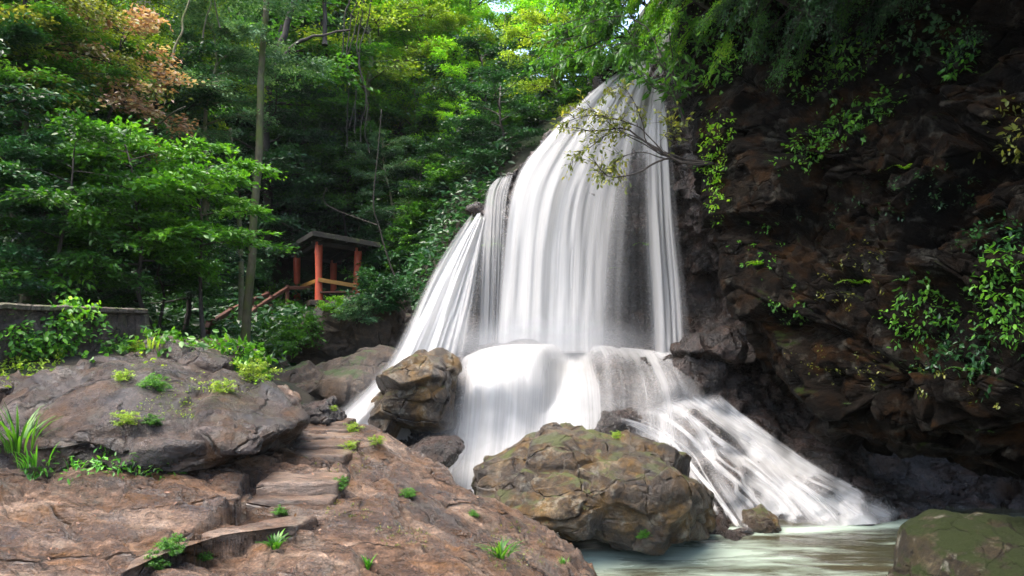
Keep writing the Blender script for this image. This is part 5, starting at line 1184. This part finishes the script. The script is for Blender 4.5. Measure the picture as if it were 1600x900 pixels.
# ------------------------------------------------------------------ what grows on the cliff
GC = 'plants growing on the dark cliff'
for poly, n, L, lf, lb in [
 ([(1225,130),(1270,85),(1330,55),(1385,60),(1370,95),(1300,140),(1240,155)], 260, .10, 'lf_green', 'upper slanting band of small leaved creeper on the cliff'),
 ([(1200,255),(1260,205),(1330,160),(1400,135),(1405,165),(1330,215),(1265,265)], 300, .10, 'lf_green', 'lower slanting band of small leaved creeper on the cliff'),
 ([(1390,70),(1420,20),(1460,0),(1500,30),(1470,80),(1420,95)], 130, .10, 'lf_dark', 'dark creeper high on the cliff in the right corner'),
 ([(1100,290),(1098,190),(1118,170),(1138,200),(1135,300),(1120,350)], 260, .09, 'lf_lime', 'bright mossy creeper hanging down the cliff edge beside the fall'),
 ([(1050,130),(1060,60),(1110,30),(1170,40),(1160,110),(1110,160)], 240, .13, 'lf_green', 'leafy creeper under the trees at the cliff top corner'),
 ([(1160,60),(1200,0),(1290,0),(1260,60),(1200,110)], 200, .12, 'lf_dark', 'dark leafy curtain at the top of the cliff'),
 ([(1380,480),(1420,430),(1500,440),(1480,520),(1400,540)], 200, .075, 'lf_green', 'leafy creeper in the middle of the cliff'),
 ([(1520,420),(1560,390),(1600,400),(1600,530),(1540,520)], 230, .075, 'lf_green', 'leafy creeper at the right picture edge of the cliff'),
 ([(1430,540),(1470,500),(1560,520),(1600,560),(1540,590),(1450,580)], 240, .075, 'lf_dark', 'dark leafy creeper above the lower cliff bulge'),
 ([(1500,370),(1540,345),(1600,350),(1600,390),(1530,395)], 120, .07, 'lf_dark', 'small dark creeper below the middle of the right edge'),
 ([(1200,480),(1190,445),(1250,440),(1270,500),(1230,520)], 60, .075, 'lf_green', 'thin creeper sprigs on the cliff near the dark cave'),
 ([(1540,240),(1570,150),(1600,150),(1600,260)], 50, .09, 'lf_olive', 'olive creeper on the upper right of the cliff'),
 ([(1470,120),(1480,60),(1520,50),(1530,110)], 60, .12, 'lf_fern', 'soft green mossy patch high in the dark of the cliff'),
 ([(1180,560),(1240,545),(1420,560),(1600,610),(1600,640),(1400,600),(1250,590)], 130, .05, 'lf_olive', 'sparse olive moss sprigs along the top of the lower cliff bulge'),
 ([(1230,330),(1330,280),(1480,270),(1560,300),(1450,330),(1330,360)], 120, .06, 'lf_dark', 'sparse dark sprigs along the shaded ledge of the cliff'),
 ([(1140,380),(1170,330),(1215,340),(1230,400),(1190,440)], 70, .06, 'lf_fern', 'fern green sprigs on the cliff edge above the cave'),
 ([(1270,470),(1300,400),(1400,390),(1390,420),(1330,480)], 80, .055, 'lf_olive', 'olive sprigs round the vivid bright fern'),
 ]: creeper(lb, poly, n, lf, L, L * .52, .13, GC, only=('cliff',))
for px, py, h, n, lb in [(1345,445,.42,16,'vivid bright fern in the middle of the cliff'),(1185,415,.38,14,'fern near the cliff edge beside the cave'),(1415,440,.24,10,'small fern right of the vivid bright fern'),(1510,580,.26,10,'fern low on the cliff bulge'),(1545,675,.14,7,'tiny fern near the bottom of the cliff'),(1325,632,.12,7,'tiny fern on the cliff lip over the cave'),(1410,265,.34,14,'drooping fern in the upper shade of the cliff'),(1130,350,.26,12,'fern under the hanging mossy creeper')]:
    fern(lb, px, py, h, n, 'lf_lime' if n > 13 else 'lf_fern', group=GC, only=('cliff',))
for px, py, h, n, lb in [(1010,385,.55,12,'fern on the wet rock behind the right hand veil'),(765,385,.35,10,'fern on the rock shoulder left of the curtain'),(748,345,.3,10,'fern beside the head of the left plume'),(955,420,.25,8,'small fern in the hollow behind the curtain'),(1000,225,.5,12,'bright fern behind the overhanging branches')]:
    fern(lb, px, py, h, n, 'lf_lime', group='ferns on the wet rock face', only=('rock_face',))

# ------------------------------------------------------------------ litter and small growth on the ledge
def litter(name, label, poly, n, leaf, L, Wd, only, cat, lift=.012, tint=.5):
    pos = []; nm = []
    for q in inside(poly, n):
        w, nn = hit(q[0], q[1], only)
        if w is not None and nn[2] > .3: pos.append(w + nn * lift); nm.append(nn)
    pos = np.array(pos); nm = np.array(nm); m = len(pos); d = rng.normal(0, 1, (m, 3)); d = unit(d - nm * (d * nm).sum(1)[:, None] + .15 * nm); sz = rng.uniform(.5, 1.3, m); b = pos.mean(0)
    tag(obj(name, leaves_mesh(name, pos - b, d, unit(nm + rng.normal(0, .25, (m, 3))), L * sz, Wd * sz, np.clip(rng.normal(tint, .25, m), 0, 1), 6), M[leaf], loc=tuple(b)), label, cat, kind='stuff')
LP = [(0,900),(0,745),(330,735),(450,665),(560,660),(730,770),(900,850),(930,890),(700,900)]
litter('leaf_litter', 'small brown fallen leaves scattered over the wet ledge', LP, 150, 'lf_dry', .04, .02, ('rock_ledge', 'step', 'stone_slab'), 'fallen leaves', tint=.0)
# moss and seedlings follow the damp cracks: only where the relief is hollow
def crack_moss(name, label, poly, n, leaf, L, only, s, thr, kind='stuff', cat='moss'):
    pos = []; nm = []
    for q in inside(poly, n):
        if vnoise(np.array([[q[0] / 90., q[1] / 38., s]]), 500)[0] < thr: continue
        w, nn = hit(q[0], q[1], only)
        if w is None: continue
        for _ in range(5):
            pos.append(w + rng.normal(0, .018, 3) * [1, 1, .3]); nm.append(nn)
    pos = np.array(pos); nm = np.array(nm); m = len(pos); d = unit(nm * .8 + rng.normal(0, .7, (m, 3))); b = pos.mean(0); sz = rng.uniform(.5, 1.4, m)
    tag(obj(name, leaves_mesh(name, pos - b, d, unit(nm + rng.normal(0, .5, (m, 3))), L * sz, L * .55 * sz, np.clip(rng.normal(.35, .25, m), 0, 1)), M[leaf], loc=tuple(b)), label, cat, kind=kind)
crack_moss('moss', 'low olive moss and seedlings in the damp hollows of the ledge', [(480,670),(560,665),(730,770),(900,850),(920,890),(560,890),(470,800)], 700, 'lf_olive', .022, ('rock_ledge',), 1.0, .25)
crack_moss('moss', 'thin line of moss along the outcrop cracks', [(100,590),(200,575),(330,610),(400,640),(330,660),(200,640)], 260, 'lf_yellow', .022, ('boulder',), 2.0, .3)
crack_moss('moss', 'olive moss cushions on the big boulder', [(740,720),(870,675),(960,680),(1020,720),(960,800),(800,780)], 420, 'lf_olive', .022, ('boulder',), 3.0, .2)
# ------------------------------------------------------------------ thin even haze volume added around the whole gorge
def box_mesh(name, a, b):
    v = [(x, y, z) for x in (a[0], b[0]) for y in (a[1], b[1]) for z in (a[2], b[2])]
    return mesh_np(name, np.array(v), np.array([[0,1,3,2],[4,6,7,5],[0,4,5,1],[2,3,7,6],[0,2,6,4],[1,5,7,3]]), False)
t = NT('thin_haze'); vp = t('VolumePrincipled'); vp.inputs['Color'].default_value = (.80, .90, .93, 1); vp.inputs['Density'].default_value = .00016; vp.inputs['Anisotropy'].default_value = .2
t.link(vp.outputs[0], t.out.inputs['Volume'])
hz = tag(obj('haze', box_mesh('haze', (-62, -32, -3.0), (62, 76, 60)), t.m), kind='stuff')
SC.cycles.volume_bounces = 0
